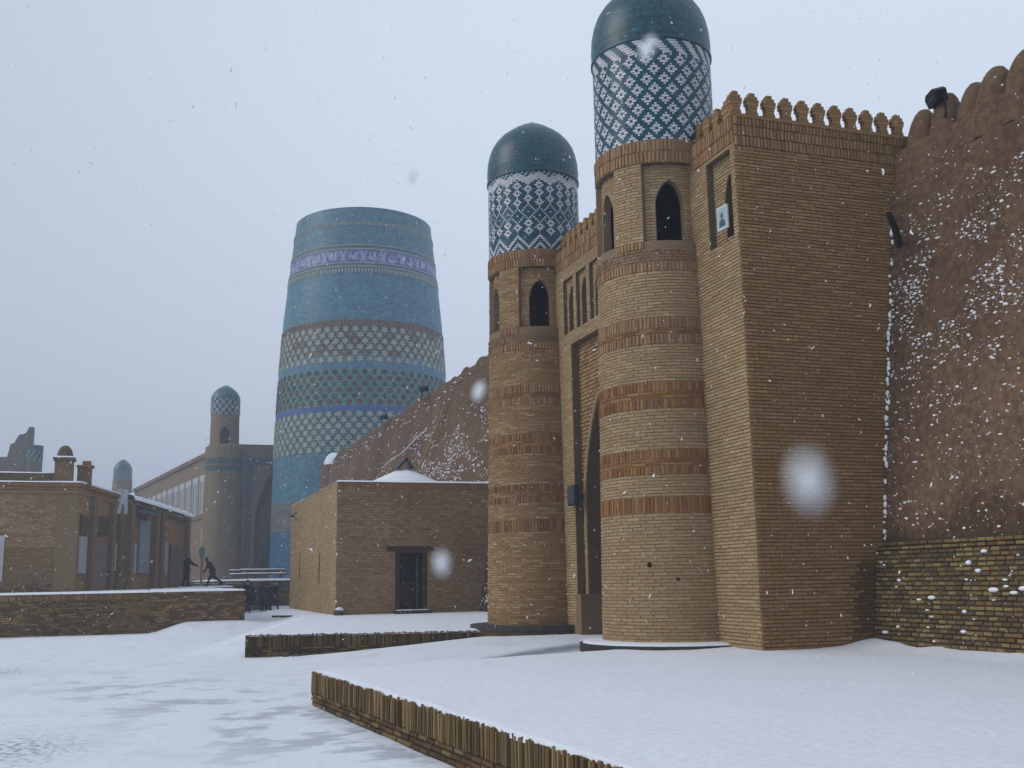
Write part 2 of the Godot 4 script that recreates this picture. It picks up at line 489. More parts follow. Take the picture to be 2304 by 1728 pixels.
	for z in [[8.42, 8.62], [8.62, 8.83]]: cyl_rows(recs, cx, cz, func(_y): return tower_r(8.7) + 0.008, z[0], z[1], z[1] - z[0], 0.066, 0.017, 0.018, pals.high, all)
	lay(t, recs, "brick", "brickwork", singles, M.brick)
	# the glazed drum
	mb = MB.new()
	lathe(mb, cx, cz, [[1.04, 8.83], [1.05, 8.84], [1.05, 10.66]], 64, one(Color(0.06, 0.12, 0.16)))
	shift(mb, off)
	part("tiled_drum", mb, M.tile, t)
	recs = []
	var n := 154 if kind == 0 else 156
	var rows := 41
	var whites := [Color(0.72, 0.71, 0.74), Color(0.64, 0.64, 0.68), Color(0.78, 0.76, 0.78), Color(0.70, 0.66, 0.68)]
	var blues := [Color(0.006, 0.085, 0.135), Color(0.008, 0.10, 0.155), Color(0.005, 0.068, 0.10), Color(0.010, 0.10, 0.125)]
	var ch := 1.84 / rows
	var cw := TAU * 1.05 / n
	for j in rows:
		var i := -66 - (j % 2)
		while i < 34:
			var w := drum_white(i, j, kind, rows)
			var len := 1
			while len < 3 and drum_white(i + len, j, kind, rows) == w: len += 1
			var g := TAU * (i + len * 0.5) / n
			var y := 8.83 + (j + 0.5) * ch
			var col: Color = (whites if w else blues)[rng.randi() % 4]
			recs.append([Transform3D(Basis(Vector3(cos(g), 0, -sin(g)), Vector3.UP, Vector3(sin(g), 0, cos(g))) * Basis.from_euler(Vector3(rng.randf_range(-0.02, 0.02), rng.randf_range(-0.015, 0.015), 0)), ring(g, 1.05, y, cx, cz)), cw * len - 0.0015, ch - 0.0015, 0.005, col, true])
			i += len
	lay(t, recs, "glazed_tile", "glazed_tiling", tiles, M.tile)
	# the dome
	mb = MB.new()
	var shape := [[1.055, 10.66], [1.085, 10.68], [1.085, 10.73], [1.068, 10.75], [1.075, 10.95], [1.06, 11.18], [1.02, 11.38], [0.96, 11.55], [0.87, 11.70], [0.75, 11.84], [0.60, 11.96], [0.44, 12.07], [0.28, 12.16], [0.13, 12.23], [0.04, 12.28], [0.0, 12.31]]
	var fine := []
	for k in shape.size() - 1:
		for s in 3: fine.append([lerpf(shape[k][0], shape[k + 1][0], s / 3.0), lerpf(shape[k][1], shape[k + 1][1], s / 3.0)])
	fine.append(shape[-1])
	var base := Color(0.009, 0.085, 0.115)
	lathe(mb, cx, cz, fine, 110, func(_i, j):
		var k := 1.0 + rng.randf_range(-0.35, 0.35) - (0.22 if j % 2 else 0.0)
		return Color(base.r * k, base.g * k, base.b * k))
	shift(mb, off)
	part("dome", mb, M.glaze, t)
	t.transform = Transform3D(Basis().scaled(Vector3.ONE * 1.046), Vector3(8.68, 1.6 + (y0 - 1.6) * 1.046, cz * 1.046))

func shift(mb: MB, by: Vector3) -> void:
	for i in mb.v.size(): mb.v[i] += by

# ------------------------------------------------------------------ the gatehouse
func cut(spans: Array, a: float, b: float) -> Array:
	var out := []
	for s in spans:
		if b <= s[0] or a >= s[1]:
			out.append(s)
			continue
		if a > s[0]: out.append([s[0], a])
		if b < s[1]: out.append([b, s[1]])
	return out

func carve(body: CSGCombiner3D, lo: Vector3, hi: Vector3) -> void:
	var b := CSGBox3D.new()
	b.name = "opening"
	b.size = hi - lo; b.position = (lo + hi) * 0.5; b.operation = CSGShape3D.OPERATION_SUBTRACTION
	body.add_child(b, true)

func carve_arch(body: CSGCombiner3D, x0: float, depth: float, zc: float, half: float, y0: float, ys: float, ya: float) -> void:
	var p := CSGPolygon3D.new()
	p.name = "opening"
	var pts := PackedVector2Array([Vector2(-half, y0), Vector2(half, y0)])
	for k in 11:
		var y := lerpf(ys, ya, k / 10.0)
		pts.append(Vector2(arch_half(y, half, ys, ya), y))
	for k in range(9, -1, -1):
		var y := lerpf(ys, ya, k / 10.0)
		pts.append(Vector2(-arch_half(y, half, ys, ya), y))
	p.polygon = pts; p.depth = depth
	p.transform = Transform3D(Basis(Vector3(0, 0, 1), Vector3(0, 1, 0), Vector3(-1, 0, 0)), Vector3(x0, 0, zc))
	p.operation = CSGShape3D.OPERATION_SUBTRACTION
	body.add_child(p, true)

func merlon_mesh() -> ArrayMesh:
	var mb := MB.new()
	var w := [0.235, 0.19, 0.155, 0.175, 0.225, 0.245, 0.19, 0.10]
	for k in w.size():
		var col: Color = BROWN[k % BROWN.size()]
		mb.slab(Vector3(-w[k] * 0.5, k * 0.0545, -0.055 + 0.008 * (k % 2)), Vector3(w[k] * 0.5, k * 0.0545 + 0.047, 0.055), col)
		mb.slab(Vector3(-w[k] * 0.46, k * 0.0545 + 0.047, -0.048), Vector3(w[k] * 0.46, k * 0.0545 + 0.0545, 0.048), mortar)
	return mb.mesh(M.brick)

func gatehouse() -> void:
	var t := thing("gatehouse", "tall brown brick gatehouse with crenellated top between and beside the two tiled towers", "gatehouse")
	var fx := 8.82; var zs := -14.32; var zc := -20.14; var zn := -25.96
	var lean := 0.0
	var body := CSGCombiner3D.new()
	body.name = "core"
	var solid := CSGBox3D.new()
	solid.name = "solid"
	solid.size = Vector3(4.2, 8.95, zs - zn - 0.02); solid.position = Vector3(fx + 0.004 + 2.1, 4.575, zc)
	body.add_child(solid)
	carve(body, Vector3(8.0, -0.1, zc - 1.43), Vector3(9.02, 6.72, zc + 1.43))
	carve_arch(body, 8.9, 1.3, zc, 1.24, -0.1, 3.3, 5.6)
	for q in [-16.86, -23.43]: # the hollow towers stand in the wall
		var cy := CSGCylinder3D.new()
		cy.name = "opening"; cy.radius = 1.05; cy.height = 2.6; cy.sides = 24; cy.operation = CSGShape3D.OPERATION_SUBTRACTION
		cy.position = Vector3(8.68, 8.1, q)
		body.add_child(cy, true)
	var panels := []
	for k in 5:
		var c := zc - 1.52 + k * 0.76
		panels.append(c)
		carve(body, Vector3(8.0, 7.0, c - 0.29), Vector3(fx + 0.09, 8.28, c + 0.29))
		carve_arch(body, 8.5, 0.54, c, 0.17, 7.06, 7.75, 8.12)
	carve(body, Vector3(8.0, 6.99, -15.25), Vector3(fx + 0.13, 8.50, -14.47))
	carve_arch(body, 8.5, 0.75, -14.70, 0.19, 7.1, 7.75, 8.17)
	var mm := M.brick.duplicate() as StandardMaterial3D
	mm.vertex_color_use_as_albedo = false
	mm.albedo_color = Color(0.185, 0.130, 0.082).linear_to_srgb()
	body.material_override = mm
	for ch in body.get_children(): ch.material = mm
	t.add_child(body)
	var recs := []
	# front, facing the square
	var up := Vector3(lean, 1, 0).normalized()
	var front := func(y):
		var s := [[0.0, zs - zn]]
		for q in [-16.86, -23.43]: s = cut(s, q - 1.0 - zn, q + 1.0 - zn)
		if y < 6.72: s = cut(s, zc - 1.43 - zn, zc + 1.43 - zn)
		if y > 7.0 and y < 8.28:
			for c in panels: s = cut(s, c - 0.29 - zn, c + 0.29 - zn)
		if y > 6.99 and y < 8.5: s = cut(s, -15.25 - zn, -14.47 - zn)
		return s
	var o := Vector3(fx, 0, zn)
	wall_rows(recs, o, Vector3(0, 0, 1), up, 0.42, 8.56, 0.057, 0.25, 0.010, 0.006, TAN, front, false)
	for z in [[8.56, 8.78], [8.78, 9.03]]: wall_rows(recs, o, Vector3(0, 0, 1), up, z[0], z[1], z[1] - z[0], 0.066, 0.016, 0.018, GOLD, func(_y): return cut(cut([[0.0, zs - zn]], -17.86 - zn, -15.86 - zn), -24.43 - zn, -22.43 - zn), false)
	# inside the deep recess and the panels
	wall_rows(recs, Vector3(9.018, 0, zc - 1.43), Vector3(0, 0, 1), Vector3.UP, 0.42, 6.72, 0.085, 0.25, 0.022, 0.02, BROWN, func(y): return cut([[0.0, 2.86]], 1.43 - arch_half(y, 1.24, 3.3, 5.6), 1.43 + arch_half(y, 1.24, 3.3, 5.6)), false)
	for c in panels: wall_rows(recs, Vector3(fx + 0.088, 0, c - 0.29), Vector3(0, 0, 1), Vector3.UP, 7.0, 8.28, 0.057, 0.25, 0.012, 0.008, TAN, func(y): return cut([[0.0, 0.58]], 0.29 - arch_half(y, 0.17, 7.75, 8.12) if y > 7.06 else 9.0, 0.29 + arch_half(y, 0.17, 7.75, 8.12)), false)
	wall_rows(recs, Vector3(fx + 0.128, 0, -15.25), Vector3(0, 0, 1), Vector3.UP, 6.99, 8.50, 0.057, 0.25, 0.012, 0.008, TAN, func(y): return cut([[0.0, 0.78]], 0.55 - arch_half(y, 0.19, 7.75, 8.17) if y > 7.1 else 9.0, 0.55 + arch_half(y, 0.19, 7.75, 8.17)), false)
	# the side that faces us
	var side := func(y): return [[lean * y + 0.03, 3.9]]
	wall_rows(recs, Vector3(fx - 0.02, 0, zs), Vector3(1, 0, 0), Vector3.UP, 0.40, 8.50, 0.058, 0.25, 0.009, 0.007, BROWN, side)
	for z in [[8.50, 8.68], [8.68, 8.86], [8.86, 9.03]]: wall_rows(recs, Vector3(fx - 0.02, 0, zs), Vector3(1, 0, 0), Vector3.UP, z[0], z[1], z[1] - z[0], 0.068, 0.017, 0.018, GOLD + BROWN, side)
	# a damp patch in the corner by the mud wall
	for r in recs:
		var q: Vector3 = r[0].origin
		if q.z > zs - 0.1 and q.x > 9.6 and q.y < 3.0:
			var dd := Vector2((q.x - 11.25) / 0.95, (q.y - 0.8) / 1.25).length() + 0.22 * fine_noise.get_noise_2d(q.x * 14.0, q.y * 14.0)
			var k := lerpf(0.42, 1.0, smoothstep(0.75, 1.05, dd))
			r[4] = Color(r[4].r * k, r[4].g * k, r[4].b * k)
	lay(t, recs, "brick", "brickwork", 280, M.brick)
	# bead of brick round the gate arch
	var bead := MB.new()
	for sd in [-1.0, 1.0]:
		var pts := [Vector3(9.0, 0.5, zc + sd * 1.27)]
		for k in 15:
			var y := lerpf(3.3, 5.6, k / 14.0)
			pts.append(Vector3(9.0, y + 0.03, zc + sd * (arch_half(y, 1.24, 3.3, 5.6) + 0.03)))
		var rad := []
		for q in pts: rad.append(0.045)
		bead.tube(pts, rad, 6, Color(0.40, 0.28, 0.15))
	part("arch_moulding", bead, M.brick, t)
	# parapet
	var mb := MB.new()
	mb.slab(Vector3(fx + 0.08, 9.0, zs - 0.24), Vector3(13.0, 9.06, zs + 0.03), BROWN[1])
	mb.slab(Vector3(fx + 0.06, 9.0, zn), Vector3(fx + 0.34, 9.06, zs - 0.24), BROWN[1])
	part("coping", mb, M.brick, t)
	var mer := merlon_mesh()
	for k in 11:
		var q := obj("merlon", mer, t)
		q.position = Vector3(8.93 + 0.3235 * k + rng.randf_range(-0.008, 0.008), 9.05, zs - 0.10); q.rotation.y = rng.randf_range(-0.04, 0.04)
	for k in 34:
		var q := obj("merlon", mer, t)
		q.position = Vector3(fx + 0.19, 9.05, zs - 0.46 - 0.325 * k + rng.randf_range(-0.008, 0.008)); q.rotation.y = PI / 2 + rng.randf_range(-0.04, 0.04)
	# the gate leaves, deep in the arch
	var door := Node3D.new()
	door.name = "door"; t.add_child(door)
	mb = MB.new()
	mb.slab(Vector3(10.17, 0.4, zc - 1.23), Vector3(10.19, 5.55, zc + 1.23), Color(0.03, 0.02, 0.014))
	part("backing", mb, M.wood, door)
	for k in 12:
		mb = MB.new()
		var z := zc - 1.2 + k * 0.2
		mb.slab(Vector3(10.11 + rng.randf_range(0, 0.012), 0.42, z + 0.004), Vector3(10.168, 3.7, z + 0.196), Color(0.055, 0.035, 0.022) * rng.randf_range(0.8, 1.2))
		part("plank", mb, M.wood, door)
	mb = MB.new()
	mb.slab(Vector3(9.55, 3.7, zc - 1.235), Vector3(9.8, 3.95, zc + 1.235), Color(0.06, 0.038, 0.024))
	mb.slab(Vector3(9.56, 0.4, zc - 1.235), Vector3(9.72, 3.7, zc - 1.08), Color(0.07, 0.045, 0.028))
	mb.slab(Vector3(9.56, 0.4, zc + 1.08), Vector3(9.72, 3.7, zc + 1.235), Color(0.07, 0.045, 0.028))
	part("door_frame", mb, M.wood, t)
	for s in [-1.0, 1.0]:
		mb = MB.new()
		mb.slab(Vector3(fx - 0.02, 0.3, zc + s * 1.36 - 0.14), Vector3(9.3, 1.25, zc + s * 1.36 + 0.14), Color(0.26, 0.185, 0.115))
		part("plinth_block", mb, M.brick, t)
	# things fixed to it
	var po := thing("poster_frame", "pale framed portrait print hung in the small arched niche right of the near tower", "picture", "", Vector3(8.74, 7.36, -14.66))
	po.rotation.y = 0.10
	mb = MB.new()
	mb.slab(Vector3(-0.015, -0.2, -0.14), Vector3(0.015, 0.2, 0.14), Color(0.5, 0.56, 0.56))
	part("panel", mb, M.plain, po)
	mb = MB.new()
	mb.slab(Vector3(-0.019, -0.165, -0.11), Vector3(-0.016, 0.165, 0.11), Color(0.33, 0.42, 0.43))
	part("print", mb, M.plain, po)
	mb = MB.new()
	var fig := []
	for k in 9: fig.append(Vector2(cos(TAU * k / 9.0) * 0.036, 0.035 + sin(TAU * k / 9.0) * 0.05))
	mb.ext(Transform3D(Basis(Vector3(0, 0, 1), Vector3.UP, Vector3(-1, 0, 0)), Vector3(-0.0195, 0, 0)), fig, 0.003, Color(0.07, 0.12, 0.14))
	mb.ext(Transform3D(Basis(Vector3(0, 0, 1), Vector3.UP, Vector3(-1, 0, 0)), Vector3(-0.0195, 0, 0)), [Vector2(-0.08, -0.15), Vector2(0.085, -0.15), Vector2(0.07, -0.06), Vector2(0.02, -0.02), Vector2(-0.02, -0.02), Vector2(-0.065, -0.06)], 0.003, Color(0.06, 0.10, 0.13))
	part("figure", mb, M.plain, po)
	mb = MB.new()
	mb.slab(Vector3(8.68, 3.13, -21.66), Vector3(8.77, 3.56, -21.24), Color(0.04, 0.045, 0.052))
	mb.slab(Vector3(8.66, 3.16, -21.63), Vector3(8.678, 3.53, -21.27), Color(0.048, 0.054, 0.064))
	tag(part("wall_sign", mb, M.plain), "small dark blue grey sign board beside the gate arch behind the far tower", "sign")
	# wooden water spout
	mb = MB.new()
	mb.tube([Vector3(11.85, 6.93, -14.22), Vector3(11.5, 7.1, -13.85), Vector3(11.06, 7.24, -13.45)], [0.055, 0.06, 0.055], 10, Color(0.05, 0.05, 0.035))
	mb.tube([Vector3(11.062, 7.239, -13.452), Vector3(11.046, 7.245, -13.436)], [0.04, 0.04], 10, Color(0.012, 0.012, 0.01))
	tag(part("water_spout", mb, M.wood), "dark log spout sticking out of the corner between gatehouse side and mud wall", "spout")

# ------------------------------------------------------------------ the mud walls
func face_x(y: float, z: float) -> float:
	return 10.93 + (y - 0.5) * 0.128 + 0.05 * low_noise.get_noise_2d(z * 55.0, y * 3.0 + 40.0) * smoothstep(5.6, 8.4, y) + 0.07 * low_noise.get_noise_2d(z * 9.0, y * 6.0) + 0.022 * fine_noise.get_noise_2d(z * 22.0, y * 22.0)

func mud_merlon(seed_: float, w: float, h: float) -> ArrayMesh:
	var mb := MB.new()
	var prof := [[w, 0.0], [w, h * 0.2], [w * 0.97, h * 0.4], [w * 0.92, h * 0.54], [w * 0.83, h * 0.68], [w * 0.70, h * 0.80], [w * 0.53, h * 0.90], [w * 0.32, h * 0.965], [0.0, h]]
	lathe(mb, 0, 0, prof, 20, one(MUD))
	for i in mb.v.size():
		var p := mb.v[i]
		var k := 1.0 + 0.10 * fine_noise.get_noise_3d(p.x * 12.0 + seed_, p.y * 9.0, p.z * 12.0)
		mb.v[i] = Vector3(p.x * 1.05 * k + p.y * 0.15, p.y, p.z * k)
	return mb.mesh(M.mud)

const MUD := Color(0.235, 0.146, 0.092)

func mud_wall(label: String, z0: float, z1: float, top: float, step: float, singles: int) -> Node3D:
	var t := thing("mud_wall", label, "wall", "mud walls of the citadel")
	var mb := MB.new()
	var g := []
	var ny := int(8.6 / step); var nz := int((z1 - z0) / step)
	for j in ny + 1:
		var y := lerpf(0.0, top - 0.62, float(j) / ny)
		var row := []
		for i in nz + 1:
			var z := lerpf(z0, z1, float(i) / nz)
			row.append(Vector3(face_x(y, z), y, z))
		g.append(row)
	sheet(mb, g, MUD, true)
	for i in mb.v.size(): # wet foot, paler and darker plaster
		var q := mb.v[i]
		var k := 1.0 + 0.35 * low_noise.get_noise_2d(q.z * 12.0 + 90.0, q.y * 9.0) + 0.15 * fine_noise.get_noise_2d(q.z * 16.0, q.y * 16.0)
		k *= lerpf(0.62, 1.0, smoothstep(2.35, 2.95, q.y + 0.9 * low_noise.get_noise_2d(q.z * 14.0, 7.0)))
		mb.c[i] = Color(MUD.r * k, MUD.g * k, MUD.b * k)
	mb.slab(Vector3(12.12, 0, z0), Vector3(13.4, top - 0.66, z1), MUD)
	part("rampart", mb, M.mud, t)
	var shapes := []
	for k in 4: shapes.append(mud_merlon(k * 7.7, 0.285 + 0.01 * k, 1.25 + 0.06 * ((k * 2) % 3)))
	var z := z0 + 0.35
	while z < z1:
		var q := obj("merlon", shapes[rng.randi() % 4], t)
		q.position = Vector3(face_x(top - 1.0, z) + 0.30, top - 1.15 + rng.randf_range(-0.05, 0.05), z)
		q.rotation = Vector3(rng.randf_range(-0.03, 0.03), rng.randf_range(-0.2, 0.2), 0)
		z += 0.565 + rng.randf_range(-0.03, 0.05)
	return t

func wall_clumps(t: Node3D, count: int, z0: float, z1: float, keep: Callable, big: float) -> void:
	var places := []
	var tries := 0
	while places.size() < count and tries < count * 40:
		tries += 1
		var z := rng.randf_range(z0, z1); var y := rng.randf_range(0.7, 9.2)
		if rng.randf() > keep.call(z, y): continue
		var s := big * (0.35 + pow(rng.randf(), 3.0) * 1.3)
		places.append(Transform3D(Basis.from_euler(Vector3(rng.randf_range(-0.5, 0.5), rng.randf_range(-0.6, 0.6), rng.randf_range(-0.5, 0.5))).scaled(Vector3(s * 0.8, s * rng.randf_range(0.5, 0.85), s * rng.randf_range(0.8, 1.7))), Vector3(face_x(y, z) - 0.004, y, z)))
	scatter("snow_clumps", t, lump, M.white, places)

func mud_walls() -> void:
	var t := mud_wall("brown mud wall with rounded merlons and a brick foot right of the gatehouse", -14.3, 7.0, 9.32, 0.11, 0)
	var recs := []
	var w := Vector3(0.128, 1, 0).normalized()
	var mb := MB.new()
	var g := []
	for j in 9:
		var y := lerpf(0.2, 2.12, j / 8.0)
		var row := []
		for i in 100:
			var z := lerpf(-14.3, 7.0, i / 99.0)
			var edge := 0.05 * fine_noise.get_noise_2d(z * 9.0, 3.0) if j == 8 else 0.0
			row.append(Vector3(10.80 + (y - 0.5) * 0.128 + (0.14 if j == 8 else 0.0), y + edge, z))
		g.append(row)
	sheet(mb, g, Color(0.075, 0.055, 0.036), true)
	part("footing", mb, M.brick, t)
	wall_rows(recs, Vector3(10.735, 0, -14.3), Vector3(0, 0, 1), w, 0.25, 2.08, 0.069, 0.172, 0.018, 0.018, OLIVE, full(21.0))
	lay(t, recs, "brick", "brickwork", 290, M.brick)
	wall_clumps(t, 3400, -14.25, -8.0, func(z, y):
		var band: float = exp(-pow((y - 6.1 - 0.25 * (z + 12.0)) / 1.35, 2.0))
		var f := clampf(low_noise.get_noise_2d(z * 40.0, y * 60.0) * 1.6 + 0.25, 0.0, 1.0)
		return clampf(band * 1.0 * f + 0.10 * f + 0.02 + (0.05 if y < 5.0 else 0.0), 0.0, 1.0) * (0.25 if y > 8.2 or y < 2.2 else 1.0), 0.0175)
	var foot := []
	for k in 90:
		var q := rng.randf_range(-14.2, -8.0); var y := rng.randf_range(0.6, 2.1)
		var sc := 0.012 + pow(rng.randf(), 3.0) * 0.05
		foot.append(Transform3D(Basis.from_euler(Vector3(0, rng.randf(), rng.randf_range(-0.3, 0.3))).scaled(Vector3(sc * 0.7, sc * 0.6, sc * rng.randf_range(0.9, 2.2))), Vector3(10.735 + (y - 0.0) * 0.128 - 0.012, y, q)))
	scatter("foot_snow", t, lump, M.white, foot)
	var seam := []
	for k in 110:
		var y := rng.randf_range(0.6, 7.6)
		var s := 0.012 + rng.randf() * 0.022
		seam.append(Transform3D(Basis().scaled(Vector3(s, s * rng.randf_range(0.8, 2.0), s)), Vector3(face_x(y, -14.29) - 0.02, y, -14.27 + rng.randf_range(-0.02, 0.03))))
	scatter("seam_snow", t, lump, M.white, seam)
	var f := mud_wall("long receding mud wall flecked with snow behind the domed brick building", -75.0, -25.96, 10.2, 0.3, 0)
	wall_clumps(f, 9000, -70.0, -30.0, func(z, y):
		var diag: float = low_noise.get_noise_2d((z - y * 2.2) * 10.0, (y + z * 0.28) * 34.0) * 1.1 + 0.38
		var near := smoothstep(-64.0, -46.0, z)
		var low := clampf((8.9 - y) / 2.6, 0.0, 1.0)
		return clampf(diag, 0.0, 1.0) * low * lerpf(0.22, 1.0, near), 0.034)
	var line := []
	for k in 260:
		var a := k / 260.0
		var y := lerpf(7.5, 8.3, a) + 0.07 * sin(a * 9.0)
		line.append(Transform3D(Basis().scaled(Vector3(0.04, 0.022, 0.09)), Vector3(face_x(y, lerpf(-56.0, -46.8, a)) - 0.01, y, lerpf(-56.0, -46.8, a))))
	scatter("ledge_snow", f, lump, M.white, line)
	var cap := []
	for k in 260:
		var z := rng.randf_range(-74.5, -40.0)
		cap.append(Transform3D(Basis().scaled(Vector3(0.05, 0.03, 0.07) * rng.randf_range(0.6, 1.4)), Vector3(face_x(8.9, z) + rng.randf_range(0.0, 0.3), 9.0 + rng.randf_range(0.0, 0.8), z)))
	scatter("ridge_snow", f, lump, M.white, cap)
	# rounded buttress that ends the far wall
	var b := MB.new()
	lathe(b, 12.55, -75.6, [[1.9, 0.0], [1.35, 5.0], [1.06, 8.6], [0.98, 9.4], [0.86, 9.9], [0.62, 10.3], [0.3, 10.5], [0.0, 10.55]], 28, one(MUD))
	for i in b.v.size(): b.v[i].x += 0.06 * fine_noise.get_noise_3dv(b.v[i] * 3.0)
	part("buttress", b, M.mud, f)
	b = MB.new()
	lathe(b, 12.5, -75.6, [[0.95, 9.72], [0.86, 10.06], [0.62, 10.4], [0.3, 10.6], [0.0, 10.64]], 24, one(SNOW), deg_to_rad(-60), deg_to_rad(200))
	part("snow_cap", b, M.snow, f)
	# a pole leaning on it and floodlights on top
	b = MB.new()
	b.tube([Vector3(10.7, 4.6, -46.9), Vector3(11.55, 7.4, -44.8), Vector3(11.95, 9.15, -43.25)], [0.06, 0.05, 0.035], 8, Color(0.50, 0.33, 0.10))
	tag(part("leaning_pole", b, M.wood), "long thin yellow pole leaning on the far mud wall above the snowy dome", "pole")
	floodlight(Vector3(12.2, 9.26, -13.38), 0.85, -1.9, "black floodlight box perched between the merlons of the wall on the right")
	floodlight(Vector3(12.0, 10.22, -47.4), 0.95, -1.2, "black floodlight on the far mud wall just right of the blue minaret")
	floodlight(Vector3(12.0, 10.2, -56.3), 0.95, -1.2, "black floodlight on the far mud wall in front of the minaret's lower pattern")

func floodlight(at: Vector3, s: float, turn: float, label: String) -> void:
	var t := thing("floodlight", label, "floodlight", "floodlights on the mud walls", at, turn)
	var mb := MB.new()
	mb.ext(Transform3D(Basis.from_euler(Vector3(0.25, 0, 0)), Vector3(-0.24, 0.02, -0.1) * s), [Vector2(0.04, 0) * s, Vector2(0.44, 0) * s, Vector2(0.48, 0.2) * s, Vector2(0.4, 0.27) * s, Vector2(0.08, 0.27) * s, Vector2(0, 0.2) * s], 0.24 * s, Color(0.012, 0.013, 0.016))
	part("housing", mb, M.metal, t)
	mb = MB.new()
	mb.slab(Vector3(-0.19, 0.05, 0.15) * s, Vector3(0.19, 0.22, 0.165) * s, Color(0.03, 0.035, 0.04))
	part("lens", mb, M.metal, t)
	mb = MB.new()
	for q in [-0.26, 0.245]: mb.slab(Vector3(q, -0.35, -0.02) * s, Vector3(q + 0.015, 0.16, 0.02) * s, Color(0.02, 0.02, 0.022))
	mb.slab(Vector3(-0.26, -0.37, -0.02) * s, Vector3(0.26, -0.35, 0.02) * s, Color(0.02, 0.02, 0.022))
	part("bracket", mb, M.metal, t)

# ------------------------------------------------------------------ ground and terraces
func smooth(a: float, b: float, x: float) -> float:
	return smoothstep(a, b, x)

func ground_h(x: float, z: float) -> float:
	var h := 0.012 * low_noise.get_noise_2d(x * 30.0, z * 30.0) + 0.004 * fine_noise.get_noise_2d(x * 20.0, z * 20.0)
	# drifts against the raised platform and the domed building
	h += 0.36 * smooth(0.1, 1.6, x) * smooth(-36.3, -38.4, z) * smooth(-47.0, -39.0, z) * smooth(5.2, 3.2, x)
	var left := 2.15 - (z + 24.45) * 0.259
	h += 0.50 * maxf(smooth(-1.9, 0.12, x - left) * smooth(-24.7, -27.2, z) * smooth(-42.0, -37.0, z), smooth(3.6, 5.7, x) * smooth(-34.0, -37.0, z) * smooth(-57.0, -46.0, z))
	# the way up to the gate
	h += 0.40 * smooth(1.9, 8.2, x) * smooth(-26.0, -22.5, z) * smooth(-12.5, -15.5, z)
	return h

func ground() -> void:
	var xs := []; var zs := []
	for k in [-900, -400, -200, -120, -80, -60, -45, -35, -28, -22, -18]: xs.append(float(k))
	for k in range(0, 121): xs.append(-15.0 + k * 0.2)
	for k in [10, 12, 15, 20, 26, 34, 45, 60, 80, 120, 200, 400, 900]: xs.append(float(k))
	for k in [-900, -400, -250, -180, -130, -110, -95, -85]: zs.append(float(k))
	for k in range(0, 60): zs.append(-80.0 + k * 0.7)
	for k in range(0, 170): zs.append(-38.0 + k * 0.22)
	for k in [0, 2, 5, 9, 15, 25, 40, 60, 100, 200, 400, 900]: zs.append(float(k))
	var mb := MB.new()
	var g := []
	for z in zs:
		var row := []
		for x in xs: row.append(Vector3(x, ground_h(x, z), z))
		g.append(row)
	sheet(mb, g, Color.WHITE)
	for p in mb.v: mb.uv.append(Vector2((p.x + 16.0) / 26.0, (p.z + 42.0) / 44.0))
	# snow swept thin: grey paving and trodden grit show through
	var w := 1024; var h := 1400
	var im := Image.create(w, h, false, Image.FORMAT_RGB8)
	var n1 := FastNoiseLite.new(); n1.seed = 71; n1.frequency = 0.8; n1.fractal_octaves = 4
	var n2 := FastNoiseLite.new(); n2.seed = 72; n2.frequency = 2.6; n2.fractal_octaves = 4
	var n3 := FastNoiseLite.new(); n3.seed = 73; n3.frequency = 9.0; n3.fractal_octaves = 3
	for j in h:
		var z := -42.0 + 44.0 * (j + 0.5) / h
		for i in w:
			var x := -16.0 + 26.0 * (i + 0.5) / w
			var a := n1.get_noise_2d(x, z * 0.8); var b := n2.get_noise_2d(x * 0.7, z); var c := n3.get_noise_2d(x, z)
			# worn track from the square towards the gate
			var track := exp(-pow((x - 0.5 - 0.28 * (z + 17.0)) / 1.7, 2.0)) * smoothstep(-25.0, -17.0, z) * smoothstep(-5.0, -9.5, z)
			var path := exp(-pow((z + 17.9 + 0.42 * (x - 4.6) - 0.9) / 0.55, 2.0)) * smoothstep(2.6, 4.6, x) # wet strip along the near terrace
			var m := clampf(track * (smoothstep(0.02, 0.42, a + 0.55 * b + 0.3 * c) * 0.44), 0.0, 0.42)
			m = maxf(m, clampf(0.16 * (a + b * 0.9), 0.0, 0.16))
			m = maxf(m, clampf(path * (1.1 + 0.6 * b), 0.0, 0.95))
			var grit := 0.0
			for q in [[-3.55, -14.5, 1.5], [-3.1, -17.5, 0.9], [-2.6, -23.0, 1.3], [-1.2, -12.2, 1.2]]:
				var d: float = Vector2(x - q[0], (z - q[1]) * 0.6).length() / q[2]
				grit = maxf(grit, (1.0 - d) * 0.9)
			if grit > 0.0: m = maxf(m, clampf(smoothstep(0.12, 0.36, c + grit * 0.28 - 0.1) * grit, 0.0, 0.75))
			var k := 0.955 + 0.045 * c
			im.set_pixel(i, j, Color(lerpf(0.915 * k, 0.52, m), lerpf(0.933 * k, 0.535, m), lerpf(0.965 * k, 0.565, m)))
	var mat := StandardMaterial3D.new()
	mat.albedo_texture = ImageTexture.create_from_image(im)
	mat.texture_repeat = false
	mat.roughness = 0.93; mat.metallic_specular = 0.2
	part("ground", mb, mat, null, "structure")

